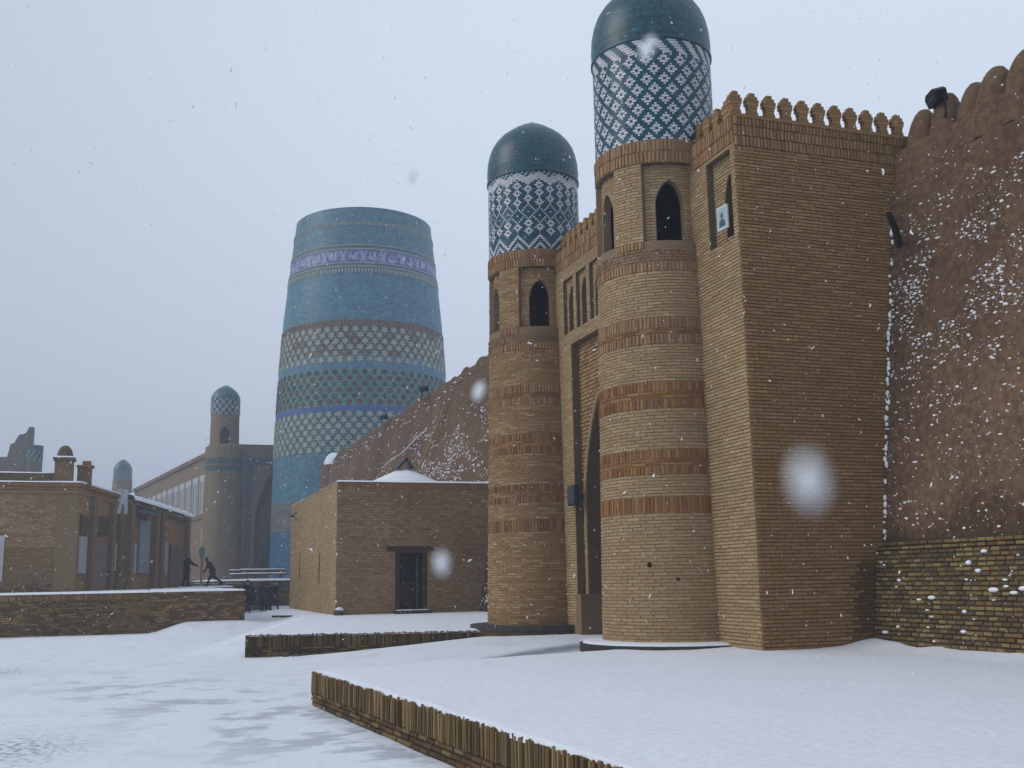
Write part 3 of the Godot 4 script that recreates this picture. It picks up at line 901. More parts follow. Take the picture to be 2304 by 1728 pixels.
func kerb(t: Node3D, a: Vector2, b: Vector2, y0: float, y1: float, soldier: float, singles: int, pal: Array, base_pal: Array) -> void:
	# a low retaining wall from a to b seen from its left-hand side: bricks stood on end above flat courses
	var u := Vector3(b.x - a.x, 0, b.y - a.y)
	var l := u.length()
	u /= l
	var nn := u.cross(Vector3.UP)
	var mb := MB.new()
	mb.quad(Vector3(a.x, y0, a.y), Vector3(b.x, y0, b.y), Vector3(b.x, y1 - 0.02, b.y), Vector3(a.x, y1 - 0.02, a.y), Color(0.055, 0.04, 0.026))
	part("bed", mb, M.brick, t)
	var recs := []
	var ys := y1 - soldier
	wall_rows(recs, Vector3(a.x, 0, a.y), u, Vector3.UP, y0, ys, 0.062, 0.24, 0.012, 0.016, base_pal, full(l))
	var x := 0.0
	var bs := Basis(u, Vector3.UP, nn)
	while x < l:
		var w := rng.randf_range(0.037, 0.051)
		var hh := soldier * rng.randf_range(0.90, 1.04)
		rec(recs, Transform3D(bs, Vector3(a.x, ys + hh * 0.5, a.y) + u * (x + w * 0.5)), w - 0.009, hh, 0.026 * rng.randf_range(0.6, 1.3), pal, true)
		x += w
	lay(t, recs, "brick", "brickwork", singles, M.brick)

func bilinear(c: Array, s: float, r: float) -> Vector2:
	return (c[0] as Vector2).lerp(c[1], s).lerp((c[3] as Vector2).lerp(c[2], s), r)

func terraces() -> void:
	# near terrace: corner, back edge to the gate, right along the wall, towards us
	var c := [Vector2(2.17, -14.62), Vector2(11.6, -17.7), Vector2(11.6, 4.0), Vector2(3.62, 4.0)]
	var t := thing("near_terrace", "snow covered terrace in front with a ragged edge of bricks on end", "terrace", "brick edged terraces either side of the gate")
	var pal := [OLIVE[0], OLIVE[1], OLIVE[3], OLIVE[6], OLIVE[2], DAMP[1], DAMP[3], OLIVE[5], DAMP[0]]
	kerb(t, Vector2(2.17, -14.62), Vector2(2.80, -7.2), -0.05, 0.435, 0.265, 220, pal, DAMP)
	kerb(t, Vector2(2.80, -7.2), Vector2(3.62, 4.0), -0.05, 0.435, 0.265, 60, pal, DAMP)
	kerb(t, Vector2(9.0, -16.86), Vector2(2.17, -14.62), -0.05, 0.40, 0.265, 0, pal, DAMP)
	var mb := MB.new()
	var g := []
	var ss := [0.0, 0.0045, 0.011, 0.02, 0.032]
	for k in 70: ss.append(lerpf(0.045, 1.0, k / 69.0))
	for j in 121:
		var r := j / 120.0
		r = 1.0 - (1.0 - r) * (1.0 - 0.0) if r > 0.0 else 0.0
		var row := []
		for i in ss.size():
			var p := bilinear(c, ss[i], r)
			var y := 0.452 + 0.016 * low_noise.get_noise_2d(p.x * 24.0, p.y * 24.0) + 0.010 * fine_noise.get_noise_2d(p.x * 9.0, p.y * 16.0)
			if i == 0 or j == 0:
				y = 0.395
			if i == 0: p.x += 0.05 + 0.045 * fine_noise.get_noise_1d(p.y * 60.0)
			if i == 1: p.x += 0.02 * fine_noise.get_noise_1d(p.y * 80.0)
			if j == 0: p.y += 0.03 * fine_noise.get_noise_1d(p.x * 50.0)
			# drifts at the foot of the walls
			y += 0.08 * smooth(10.2, 11.0, p.x) * (1.0 + 0.7 * fine_noise.get_noise_2d(p.y * 18.0, 4.0)) * smooth(-14.9, -13.9, p.y)
			y += 0.08 * smooth(9.9, 10.9, p.x) * smooth(-13.3, -14.3, p.y)
			y += 0.03 * smooth(-13.9, -14.35, p.y) * smooth(8.0, 8.8, p.x)
			row.append(Vector3(p.x, y, p.y))
		g.append(row)
	sheet(mb, g, SNOW)
	part("snow_cover", mb, M.snow, t)
	# far terrace
	var e := [Vector2(2.15, -24.45), Vector2(9.9, -22.2)]
	t = thing("far_terrace", "snow covered terrace with straight brick edge in front of the domed building", "terrace", "brick edged terraces either side of the gate")
	kerb(t, e[0], e[1], -0.06, 0.49, 0.27, 150, DAMP, DAMP)
	mb = MB.new()
	g = []
	var cc := [Vector2(5.4, -37.0), Vector2(12.2, -37.0), Vector2(11.8, -21.65), Vector2(2.15, -24.45)]
	var mid := Vector2(4.0, -31.0)
	for j in 61:
		var r := j / 60.0
		var row := []
		for i in 61:
			var s := i / 60.0
			s = s * s * 0.5 + s * 0.5
			var left: Vector2 = (cc[0] as Vector2).lerp(cc[3], r) + Vector2(0.1 * sin(r * 9.0), 0) * (1.0 - r)
			var right: Vector2 = (cc[1] as Vector2).lerp(cc[2], r)
			var p := left.lerp(right, s)
			var y := 0.512 + 0.012 * low_noise.get_noise_2d(p.x * 24.0, p.y * 24.0)
			if i == 0 or j == 60: y = 0.45
			if j == 60: p.y += 0.03 + 0.03 * fine_noise.get_noise_1d(p.x * 40.0)
			if i == 0: y = 0.30
			row.append(Vector3(p.x, y, p.y))
		g.append(row)
	sheet(mb, g, SNOW)
	part("snow_cover", mb, M.snow, t)
	# round footings of the towers
	t = thing("tower_footing", "dark round stone footing under the far tower, standing clear of the snow", "footing", "round footings of the towers", Vector3(8.68, 0, -23.43))
	mb = MB.new()
	lathe(mb, 0, 0, [[1.63, -0.05], [1.63, 0.47], [1.65, 0.48], [1.65, 0.585], [1.1, 0.595]], 56, mottled(Color(0.10, 0.095, 0.09), 0.15))
	part("plinth", mb, M.stone, t)
	var recs := []
	cyl_rows(recs, 8.68, -23.43, func(_y): return 1.63, 0.0, 0.46, 0.46, 0.075, 0.014, 0.012, [DAMP[0], DAMP[2], DAMP[5], Color(0.14, 0.115, 0.09)], func(_y): return [[-2.6, 1.2]])
	lay(t, recs, "brick", "brickwork", 60, M.brick)
	t = thing("tower_footing", "low snow covered round slab under the near tower", "footing", "round footings of the towers", Vector3(8.68, 0, -16.86))
	mb = MB.new()
	lathe(mb, 0, 0, [[1.65, 0.2], [1.65, 0.495], [1.63, 0.505], [1.1, 0.51]], 56, mottled(Color(0.085, 0.08, 0.078), 0.25))
	part("plinth", mb, M.stone, t)
	mb = MB.new()
	var g2 := []
	for j in 5:
		var row := []
		for i in 73:
			var a := -2.7 + 4.9 * i / 72.0
			var r: float = [1.605, 1.57, 1.49, 1.37, 1.15][j]
			r += 0.03 * fine_noise.get_noise_1d(i * 6.0) if j == 0 else 0.0
			row.append(Vector3(sin(a) * r, [0.503, 0.53, 0.54, 0.545, 0.55][j], cos(a) * r))
		g2.append(row)
	sheet(mb, g2, SNOW, true)
	part("snow_cover", mb, M.snow, t)
	# odds and ends on the snow
	mb = MB.new()
	mb.box(Transform3D(Basis(Vector3.UP, -0.6), Vector3(4.75, 0.40, -39.6)), Vector3(0.75, 0.07, 0.16), Color(0.03, 0.03, 0.03))
	tag(part("dark_plank", mb, M.wood), "short dark plank lying on the snow by the corner of the domed building", "plank")
	mb = MB.new()
	lathe(mb, 0, 0, [[0.16, 0.0], [0.19, 0.08], [0.15, 0.17], [0.06, 0.22], [0.0, 0.23]], 9, mottled(Color(0.12, 0.10, 0.085), 0.3))
	var st := thing("corner_stone", "grey stone capped with snow at the foot of the domed building's corner", "stone", "", Vector3(6.05, 0.5, -35.35))
	part("boulder", mb, M.stone, st)
	mb = MB.new()
	lathe(mb, 0.02, 0, [[0.14, 0.16], [0.13, 0.22], [0.06, 0.27], [0.0, 0.275]], 10, one(SNOW))
	part("snow_cap", mb, M.snow, st)
	var rs := []
	for k in 26: rs.append(Transform3D(Basis.from_euler(Vector3(rng.randf(), rng.randf() * 6.0, rng.randf())).scaled(Vector3.ONE * rng.randf_range(0.02, 0.06)), Vector3(rng.randf_range(2.9, 3.9), 0.03, 0) + Vector3(0, 0, -24.45 + 0.55 * 0.9 + rng.randf_range(-0.15, 0.1))))
	scatter("rubble", null, lump, M.rubble, rs)

# ------------------------------------------------------------------ the domed building
func domed_building() -> void:
	var t := thing("domed_building", "low square brick building with a snow covered dome and one dark door", "building")
	var x0 := 6.0; var zf := -35.66; var zb := -47.5; var y0 := 0.4; var y1 := 4.90
	var mb := MB.new()
	mb.quad(Vector3(x0, y0, zf), Vector3(8.0, y0, zf), Vector3(8.0, y1, zf), Vector3(x0, y1, zf), mortar)
	mb.quad(Vector3(9.07, y0, zf), Vector3(12.2, y0, zf), Vector3(12.2, y1, zf), Vector3(9.07, y1, zf), mortar)
	mb.quad(Vector3(8.0, 2.56, zf), Vector3(9.07, 2.56, zf), Vector3(9.07, y1, zf), Vector3(8.0, y1, zf), mortar)
	mb.slab(Vector3(x0, 4.5, zb), Vector3(12.2, 4.6, zf - 0.01), mortar)
	mb.slab(Vector3(x0 + 0.01, y0, zb - 0.01), Vector3(12.2, y1, zb + 0.3), mortar)
	for s in [[8.0, 1.0], [9.07, -1.0]]:
		var a := Vector3(s[0], y0, zf); var b := Vector3(s[0], y0, zf - 0.4)
		if s[1] > 0: mb.quad(a, b, b + Vector3(0, 2.16, 0), a + Vector3(0, 2.16, 0), BROWN[0])
		else: mb.quad(b, a, a + Vector3(0, 2.16, 0), b + Vector3(0, 2.16, 0), BROWN[0])
	mb.quad(Vector3(8.0, 2.56, zf - 0.4), Vector3(9.07, 2.56, zf - 0.4), Vector3(9.07, 2.56, zf), Vector3(8.0, 2.56, zf), BROWN[0])
	# left side with two slits
	var slits := [[-44.62, -44.35, 1.72, 2.78], [-39.42, -39.16, 1.55, 2.62]]
	var prev := zb
	for s in slits:
		mb.quad(Vector3(x0, y0, prev), Vector3(x0, y0, s[0]), Vector3(x0, y1, s[0]), Vector3(x0, y1, prev), mortar)
		mb.quad(Vector3(x0, y0, s[0]), Vector3(x0, y0, s[1]), Vector3(x0, s[2], s[1]), Vector3(x0, s[2], s[0]), mortar)
		mb.quad(Vector3(x0, s[3], s[0]), Vector3(x0, s[3], s[1]), Vector3(x0, y1, s[1]), Vector3(x0, y1, s[0]), mortar)
		mb.quad(Vector3(x0, s[2], s[0]), Vector3(x0 + 0.35, s[2], s[0]), Vector3(x0 + 0.35, s[3], s[0]), Vector3(x0, s[3], s[0]), BROWN[1])
		mb.quad(Vector3(x0 + 0.35, s[2], s[1]), Vector3(x0, s[2], s[1]), Vector3(x0, s[3], s[1]), Vector3(x0 + 0.35, s[3], s[1]), BROWN[1])
		mb.quad(Vector3(x0, s[2], s[1]), Vector3(x0, s[2], s[0]), Vector3(x0 + 0.35, s[2], s[0]), Vector3(x0 + 0.35, s[2], s[1]), BROWN[1])
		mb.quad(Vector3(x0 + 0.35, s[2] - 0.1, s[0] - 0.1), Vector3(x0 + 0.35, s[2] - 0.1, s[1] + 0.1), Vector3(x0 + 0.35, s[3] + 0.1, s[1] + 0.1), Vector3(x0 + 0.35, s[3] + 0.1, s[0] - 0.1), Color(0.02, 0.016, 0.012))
		prev = s[1]
	mb.quad(Vector3(x0, y0, prev), Vector3(x0, y0, zf), Vector3(x0, y1, zf), Vector3(x0, y1, prev), mortar)
	part("wall", mb, M.brick, t)
	var pal := [BROWN[4], TAN[4], BROWN[2], TAN[2], GOLD[1], BROWN[0], TAN[7]]
	var recs := []
	wall_rows(recs, Vector3(x0, 0, zf), Vector3(1, 0, 0), Vector3.UP, y0, 4.64, 0.086, 0.21, 0.016, 0.014, pal, func(y): return cut([[0.0, 6.2]], 1.98 if y < 2.58 else 9.0, 3.09))
	wall_rows(recs, Vector3(x0, 0, zf), Vector3(1, 0, 0), Vector3.UP, 4.64, y1, 0.26, 0.085, 0.02, 0.022, [BROWN[1], BROWN[3], BROWN[5], RUST[1]], full(6.2))
	wall_rows(recs, Vector3(x0, 0, zb), Vector3(0, 0, 1), Vector3.UP, y0, y1, 0.086, 0.21, 0.014, 0.013, [TAN[0], TAN[6], TAN[1], TAN[3], GOLD[2]], func(y):
		var s := [[0.0, zf - zb]]
		for q in slits:
			if y > q[2] and y < q[3]: s = cut(s, q[0] - zb, q[1] - zb)
		return s, false)
	lay(t, recs, "brick", "brickwork", 240, M.brick)
	# roof: parapet snow and the white dome
	mb = MB.new()
	snow_bed(mb, x0 - 0.03, 12.2, zf - 0.4, zf + 0.045, y1, 0.05, 0.15, 0.012)
	snow_bed(mb, x0 - 0.035, x0 + 0.4, zb, zf - 0.40, y1, 0.03, 0.3, 0.012)
	snow_bed(mb, x0 + 0.4, 12.2, zb + 0.3, zf - 0.4, 4.62, 0.06, 0.5)
	part("roof_snow", mb, M.snow, t)
	mb = MB.new()
	var pr := []
	for k in 13:
		var a := k / 12.0
		pr.append([1.95 * (1.0 - pow(a, 1.35)) , 4.62 + 1.1 * pow(a, 0.92)])
	pr[12] = [0.0, 5.72]
	lathe(mb, 8.97, -38.6, pr, 40, one(SNOW))
	for i in mb.v.size(): mb.v[i].y += 0.03 * low_noise.get_noise_3dv(mb.v[i] * 20.0)
	part("snowy_dome", mb, M.snow, t)
	var vent := Node3D.new()
	vent.name = "roof_vent"; t.add_child(vent)
	mb = MB.new()
	mb.box(Transform3D(Basis(Vector3(0, 0, 1), 0.85), Vector3(8.82, 5.83, -38.5)), Vector3(0.52, 0.07, 0.5), Color(0.03, 0.035, 0.04))
	mb.box(Transform3D(Basis(Vector3(0, 0, 1), -0.95), Vector3(9.09, 5.85, -38.5)), Vector3(0.44, 0.07, 0.5), Color(0.03, 0.035, 0.04))
	part("hood", mb, M.metal, vent)
	mb = MB.new()
	mb.box(Transform3D(Basis(Vector3(0, 0, 1), 0.5), Vector3(7.15, 4.98, -36.9)), Vector3(0.36, 0.06, 0.3), Color(0.03, 0.035, 0.04))
	mb.box(Transform3D(Basis(Vector3(0, 0, 1), -0.7), Vector3(7.36, 4.97, -36.9)), Vector3(0.26, 0.06, 0.3), Color(0.03, 0.035, 0.04))
	mb.slab(Vector3(7.0, 4.6, -37.05), Vector3(7.45, 4.92, -36.75), Color(0.05, 0.05, 0.05))
	part("chimney_pot", mb, M.metal, t)
	# door
	var door := Node3D.new()
	door.name = "door"; t.add_child(door)
	var zd := zf - 0.16
	mb = MB.new()
	mb.slab(Vector3(8.15, 0.62, zd - 0.10), Vector3(8.60, 1.50, zd - 0.05), Color(0.055, 0.026, 0.02))
	mb.slab(Vector3(8.60, 0.62, zd - 0.10), Vector3(8.93, 1.50, zd - 0.055), Color(0.045, 0.024, 0.02))
	part("lower_panel", mb, M.wood, door)
	mb = MB.new()
	mb.slab(Vector3(8.13, 0.55, zd - 0.12), Vector3(8.20, 2.50, zd - 0.03), Color(0.05, 0.025, 0.022))
	mb.slab(Vector3(8.26, 1.50, zd - 0.11), Vector3(8.30, 2.50, zd - 0.04), Color(0.06, 0.028, 0.024))
	mb.slab(Vector3(8.2, 1.47, zd - 0.11), Vector3(8.85, 1.54, zd - 0.03), Color(0.07, 0.034, 0.026))
	part("stile", mb, M.wood, door)
	mb = MB.new()
	mb.slab(Vector3(8.2, 1.54, zd - 0.09), Vector3(8.85, 2.50, zd - 0.075), Color(0.008, 0.009, 0.011))
	part("pane", mb, M.glass_dark, door)
	mb = MB.new()
	mb.slab(Vector3(8.74, 0.58, zd - 0.03), Vector3(8.82, 2.44, zd + 0.03), Color(0.085, 0.085, 0.08))
	part("iron_bar", mb, M.metal, door)
	mb = MB.new()
	mb.slab(Vector3(7.99, 0.55, zf - 0.2), Vector3(8.13, 2.50, zf + 0.02), Color(0.10, 0.05, 0.028))
	mb.slab(Vector3(8.93, 0.55, zf - 0.2), Vector3(9.08, 2.50, zf + 0.02), Color(0.085, 0.042, 0.027))
	mb.slab(Vector3(7.99, 2.50, zf - 0.2), Vector3(9.08, 2.57, zf + 0.02), Color(0.12, 0.05, 0.027))
	part("door_frame", mb, M.wood, t)
	mb = MB.new()
	mb.slab(Vector3(7.69, 2.572, zf - 0.05), Vector3(9.32, 2.73, zf + 0.035), Color(0.105, 0.065, 0.035))
	part("lintel", mb, M.wood, t)
	mb = MB.new()
	mb.slab(Vector3(7.9, 0.35, zf), Vector3(9.15, 0.62, zf + 0.4), Color(0.10, 0.075, 0.055))
	part("doorstep", mb, M.stone, t)
	mb = MB.new()
	snow_bed(mb, 7.95, 9.12, zf + 0.06, zf + 0.4, 0.62, 0.025, 0.1, 0.02)
	part("step_snow", mb, M.snow, t)
	mb = MB.new()
	mb.tube([Vector3(5.97, 4.36, -46.3), Vector3(5.72, 4.34, -45.7), Vector3(5.70, 4.34, -43.6)], [0.04, 0.04, 0.03], 6, Color(0.02, 0.02, 0.02))
	tag(part("wall_bracket", mb, M.metal), "thin dark bracket high on the left side of the domed building", "bracket")

# ------------------------------------------------------------------ left: raised platform and old brick houses
func raised_platform() -> void:
	var t := thing("raised_platform", "long brick retaining wall and platform across the left of the square", "platform")
	var y1 := 1.36
	var mb := MB.new()
	mb.slab(Vector3(-16, -0.1, -64.0), Vector3(3.33, y1 - 0.01, -38.52), mortar * 0.8)
	part("core", mb, M.brick, t)
	var recs := []
	var pal := [DAMP[1], DAMP[3], OLIVE[0], OLIVE[1], OLIVE[2], BROWN[5], DAMP[0]]
	wall_rows(recs, Vector3(-16, 0, -38.5), Vector3(1, 0, 0), Vector3.UP, 0.0, 1.12, 0.07, 0.25, 0.014, 0.012, pal, full(16.25))
	wall_rows(recs, Vector3(-16, 0, -38.5), Vector3(1, 0, 0), Vector3.UP, 1.12, y1 - 0.01, 0.23, 0.07, 0.014, 0.016, [OLIVE[0], OLIVE[5], DAMP[3], BROWN[0]], full(16.25))
	wall_rows(recs, Vector3(0.25, 0, -38.505), Vector3(1, 0, 0), Vector3.UP, 0.0, y1 - 0.01, 0.08, 0.25, 0.014, 0.011, [BROWN[5], DAMP[1], DAMP[0], BROWN[1], DAMP[5]], full(3.08))
	wall_rows(recs, Vector3(3.335, 0, -38.5), Vector3(0, 0, -1), Vector3.UP, 0.0, y1 - 0.01, 0.08, 0.25, 0.014, 0.011, [BROWN[5], DAMP[1], DAMP[0], BROWN[1], DAMP[5]], full(25.0), false)
	lay(t, recs, "brick", "brickwork", 200, M.brick)
	mb = MB.new()
	snow_bed(mb, -16, 0.25, -64.0, -38.47, y1 - 0.01, 0.035, 0.45, 0.015)
	snow_bed(mb, 0.25, 3.36, -64.0, -38.47, y1 - 0.005, 0.05, 0.3, 0.02)
	part("snow_cover", mb, M.snow, t)
	# steps across the platform
	mb = MB.new()
	for s in [[1.8, 4.6, -66.0, -60.0, 1.42], [2.0, 6.4, -68.0, -66.0, 1.60]]: mb.slab(Vector3(s[0], 0, s[2]), Vector3(s[1], s[4], s[3]), DAMP[1])
	part("step", mb, M.brick, t)
	mb = MB.new()
	for s in [[1.8, 4.6, -66.0, -60.0, 1.42], [2.0, 6.4, -68.0, -66.0, 1.60]]: snow_bed(mb, s[0], s[1], s[2], s[3] + 0.03, s[4], 0.05, 0.4)
	part("step_snow", mb, M.snow, t)

func old_house() -> void:
	# front towards us, right side receding at an angle
	var t := thing("old_brick_house", "weathered brick house with a stubby brick turret on its snowy roof", "house", "old brick houses on the platform", Vector3(-2.62, 1.36, -45.8))
	var h := 4.27
	var d := Vector3(0.225, 0, -0.974).normalized() # the side runs this way
	var nside := d.cross(Vector3.UP)
	var mb := MB.new()
	var l := 6.6
	var a := Vector3(-9, 0, 0); var b := Vector3.ZERO; var c := d * l; var e := a + d * l
	mb.quad(a, b, b + Vector3(0, h, 0), a + Vector3(0, h, 0), mortar)
	mb.quad(b, c, c + Vector3(0, h, 0), b + Vector3(0, h, 0), mortar)
	mb.quad(c, e, e + Vector3(0, h, 0), c + Vector3(0, h, 0), mortar)
	mb.quad(a + Vector3(0, h, 0), b + Vector3(0, h, 0), c + Vector3(0, h, 0), e + Vector3(0, h, 0), mortar)
	part("wall", mb, M.brick, t)
	var recs := []
	var o := t.position
	var up_pal := [TAN[1], TAN[4], GOLD[1], BROWN[0], TAN[7], TAN[2]]
	var low_pal := [OLIVE[0], OLIVE[1], DAMP[3], OLIVE[5], GOLD[3]]
	wall_rows(recs, o + a, Vector3(1, 0, 0), Vector3.UP, 0.35, 1.75, 0.075, 0.26, 0.012, 0.008, low_pal, full(9.0), false)
	wall_rows(recs, o + a, Vector3(1, 0, 0), Vector3.UP, 1.75, h - 0.35, 0.075, 0.26, 0.010, 0.007, up_pal, full(9.0), false)
	wall_rows(recs, o + a, Vector3(1, 0, 0), Vector3.UP, 0.0, 0.35, 0.075, 0.26, 0.012, 0.008, DAMP, full(9.0), false)
	wall_rows(recs, o + a, Vector3(1, 0, 0), Vector3.UP, h - 0.35, h, 0.09, 0.26, 0.012, 0.03, BROWN, full(9.0), false)
	wall_rows(recs, o, d, Vector3.UP, 0.0, h, 0.08, 0.26, 0.012, 0.008, BROWN, full(l), false)
	lay(t, recs, "brick", "brickwork", 0, M.brick)
	# mouldings: corner strip, cornice, pilasters down the side, whitewashed panels between them
	mb = MB.new()
	mb.slab(Vector3(-0.75, 0.0, 0.0), Vector3(0.02, h - 0.3, 0.02), Color(0.27, 0.19, 0.10))
	part("corner_pier", mb, M.brick, t)
	mb = MB.new()
	mb.slab(Vector3(-9, h - 0.42, -0.02), Vector3(0.06, h - 0.30, 0.07), BROWN[5])
	mb.slab(Vector3(-9, h - 0.12, -0.02), Vector3(0.08, h + 0.02, 0.11), BROWN[5])
	var bs := Basis(d, Vector3.UP, nside)
	for q in [[h - 0.36, 0.05, 0.12], [h - 0.05, 0.09, 0.14]]: mb.box(Transform3D(bs, d * (l * 0.5) + nside * q[1] * 0.5 + Vector3(0, q[0], 0)), Vector3(l, q[2], q[1]), BROWN[5])
	part("cornice", mb, M.brick, t)
	for k in [1.65, 4.65, 6.1]:
		mb = MB.new()
		mb.box(Transform3D(bs, d * (k + 0.25) + nside * 0.11 + Vector3(0, (h - 0.4) * 0.5, 0)), Vector3(0.5, h - 0.4, 0.22), Color(0.22, 0.15, 0.085))
		part("pilaster", mb, M.brick, t)
	for k in [[0.85, 0.72, 2.2, 0.95], [5.65, 0.9, 2.1, 0.6]]:
		mb = MB.new()
		mb.box(Transform3D(bs, d * k[0] + nside * 0.05 + Vector3(0, (k[1] + k[2]) * 0.5, 0)), Vector3(k[3], k[2] - k[1], 0.06), Color(0.30, 0.31, 0.325))
		part("whitewashed_panel", mb, M.plain, t)
	mb = MB.new()
	mb.box(Transform3D(bs, d * 3.5 + nside * 0.05 + Vector3(0, 1.12, 0)), Vector3(1.8, 2.24, 0.07), Color(0.29, 0.20, 0.165))
	part("door", mb, M.wood, t)
	for k in [[0.85, 2.65, 0.95], [3.5, 2.75, 1.8], [5.6, 2.7, 0.6]]:
		mb = MB.new()
		mb.box(Transform3D(bs, d * k[0] + nside * 0.04 + Vector3(0, k[1], 0)), Vector3(k[2], 0.75, 0.06), Color(0.11, 0.075, 0.05))  # slab proud of the wall, shade of a recess painted in its colour
		part("painted_recess", mb, M.brick, t)
	mb = MB.new()
	mb.slab(Vector3(-2.75, 0.45, 0.0), Vector3(-2.55, 2.2, 0.05), Color(0.45, 0.44, 0.44))
	part("door_jamb", mb, M.plain, t)
	# parapet behind the cornice, its snow, turret and chimney block
	mb = MB.new()
	mb.slab(Vector3(-9, h, -0.55), Vector3(-0.9, h + 0.42, -0.3), OLIVE[2])
	part("parapet", mb, M.brick, t)
	mb = MB.new()
	snow_bed(mb, -9, 0.1, -0.28, 0.2, h + 0.02, 0.05, 0.2, 0.015)
	snow_bed(mb, -9, -0.9, -0.58, -0.28, h + 0.42, 0.05, 0.2, 0.015)
	part("roof_snow", mb, M.snow, t)
	mb = MB.new()
	for k in 4: mb.box(Transform3D(bs, d * (0.6 + k * 1.6) + nside * 0.02 + Vector3(0, h + 0.05, 0)), Vector3(1.2 + rng.randf() * 0.4, 0.06, 0.2), SNOW)
	part("eave_snow", mb, M.snow, t)
	var tu := Node3D.new()
	tu.name = "roof_turret"; t.add_child(tu)
	mb = MB.new()
	mb.slab(Vector3(-0.93, h, -0.75), Vector3(-0.25, h + 0.93, -0.05), Color(0.24, 0.155, 0.085))
	mb.slab(Vector3(-1.0, h + 0.93, -0.82), Vector3(-0.18, h + 1.03, 0.02), Color(0.18, 0.12, 0.07))
	part("block", mb, M.brick, tu)
	mb = MB.new()
	lathe(mb, -0.59, -0.4, [[0.33, h + 1.05], [0.30, h + 1.2], [0.25, h + 1.36], [0.17, h + 1.48], [0.08, h + 1.54], [0.0, h + 1.555]], 18, mottled(Color(0.16, 0.11, 0.065), 0.2))
	part("cupola", mb, M.brick, tu)
	mb = MB.new()
	snow_bed(mb, -0.99, -0.19, -0.8, 0.0, h + 1.03, 0.06, 0.15, 0.01)
	part("snow_cap", mb, M.snow, tu)
	var ch := Node3D.new()
	ch.name = "chimney"; t.add_child(ch)
	mb = MB.new()
	mb.slab(Vector3(-0.12, h - 0.05, -1.3), Vector3(0.42, h + 0.72, -0.7), Color(0.22, 0.145, 0.08))
	mb.slab(Vector3(-0.16, h + 0.72, -1.34), Vector3(0.50, h + 0.80, -0.66), BROWN[5])
	mb.slab(Vector3(0.05, h + 0.80, -1.2), Vector3(0.38, h + 0.98, -0.8), BROWN[1])
	part("stack", mb, M.brick, ch)
	mb = MB.new()
	snow_bed(mb, -0.14, 0.06, -1.3, -0.7, h + 0.80, 0.04, 0.1, 0.008)
	part("snow_cap", mb, M.snow, ch)

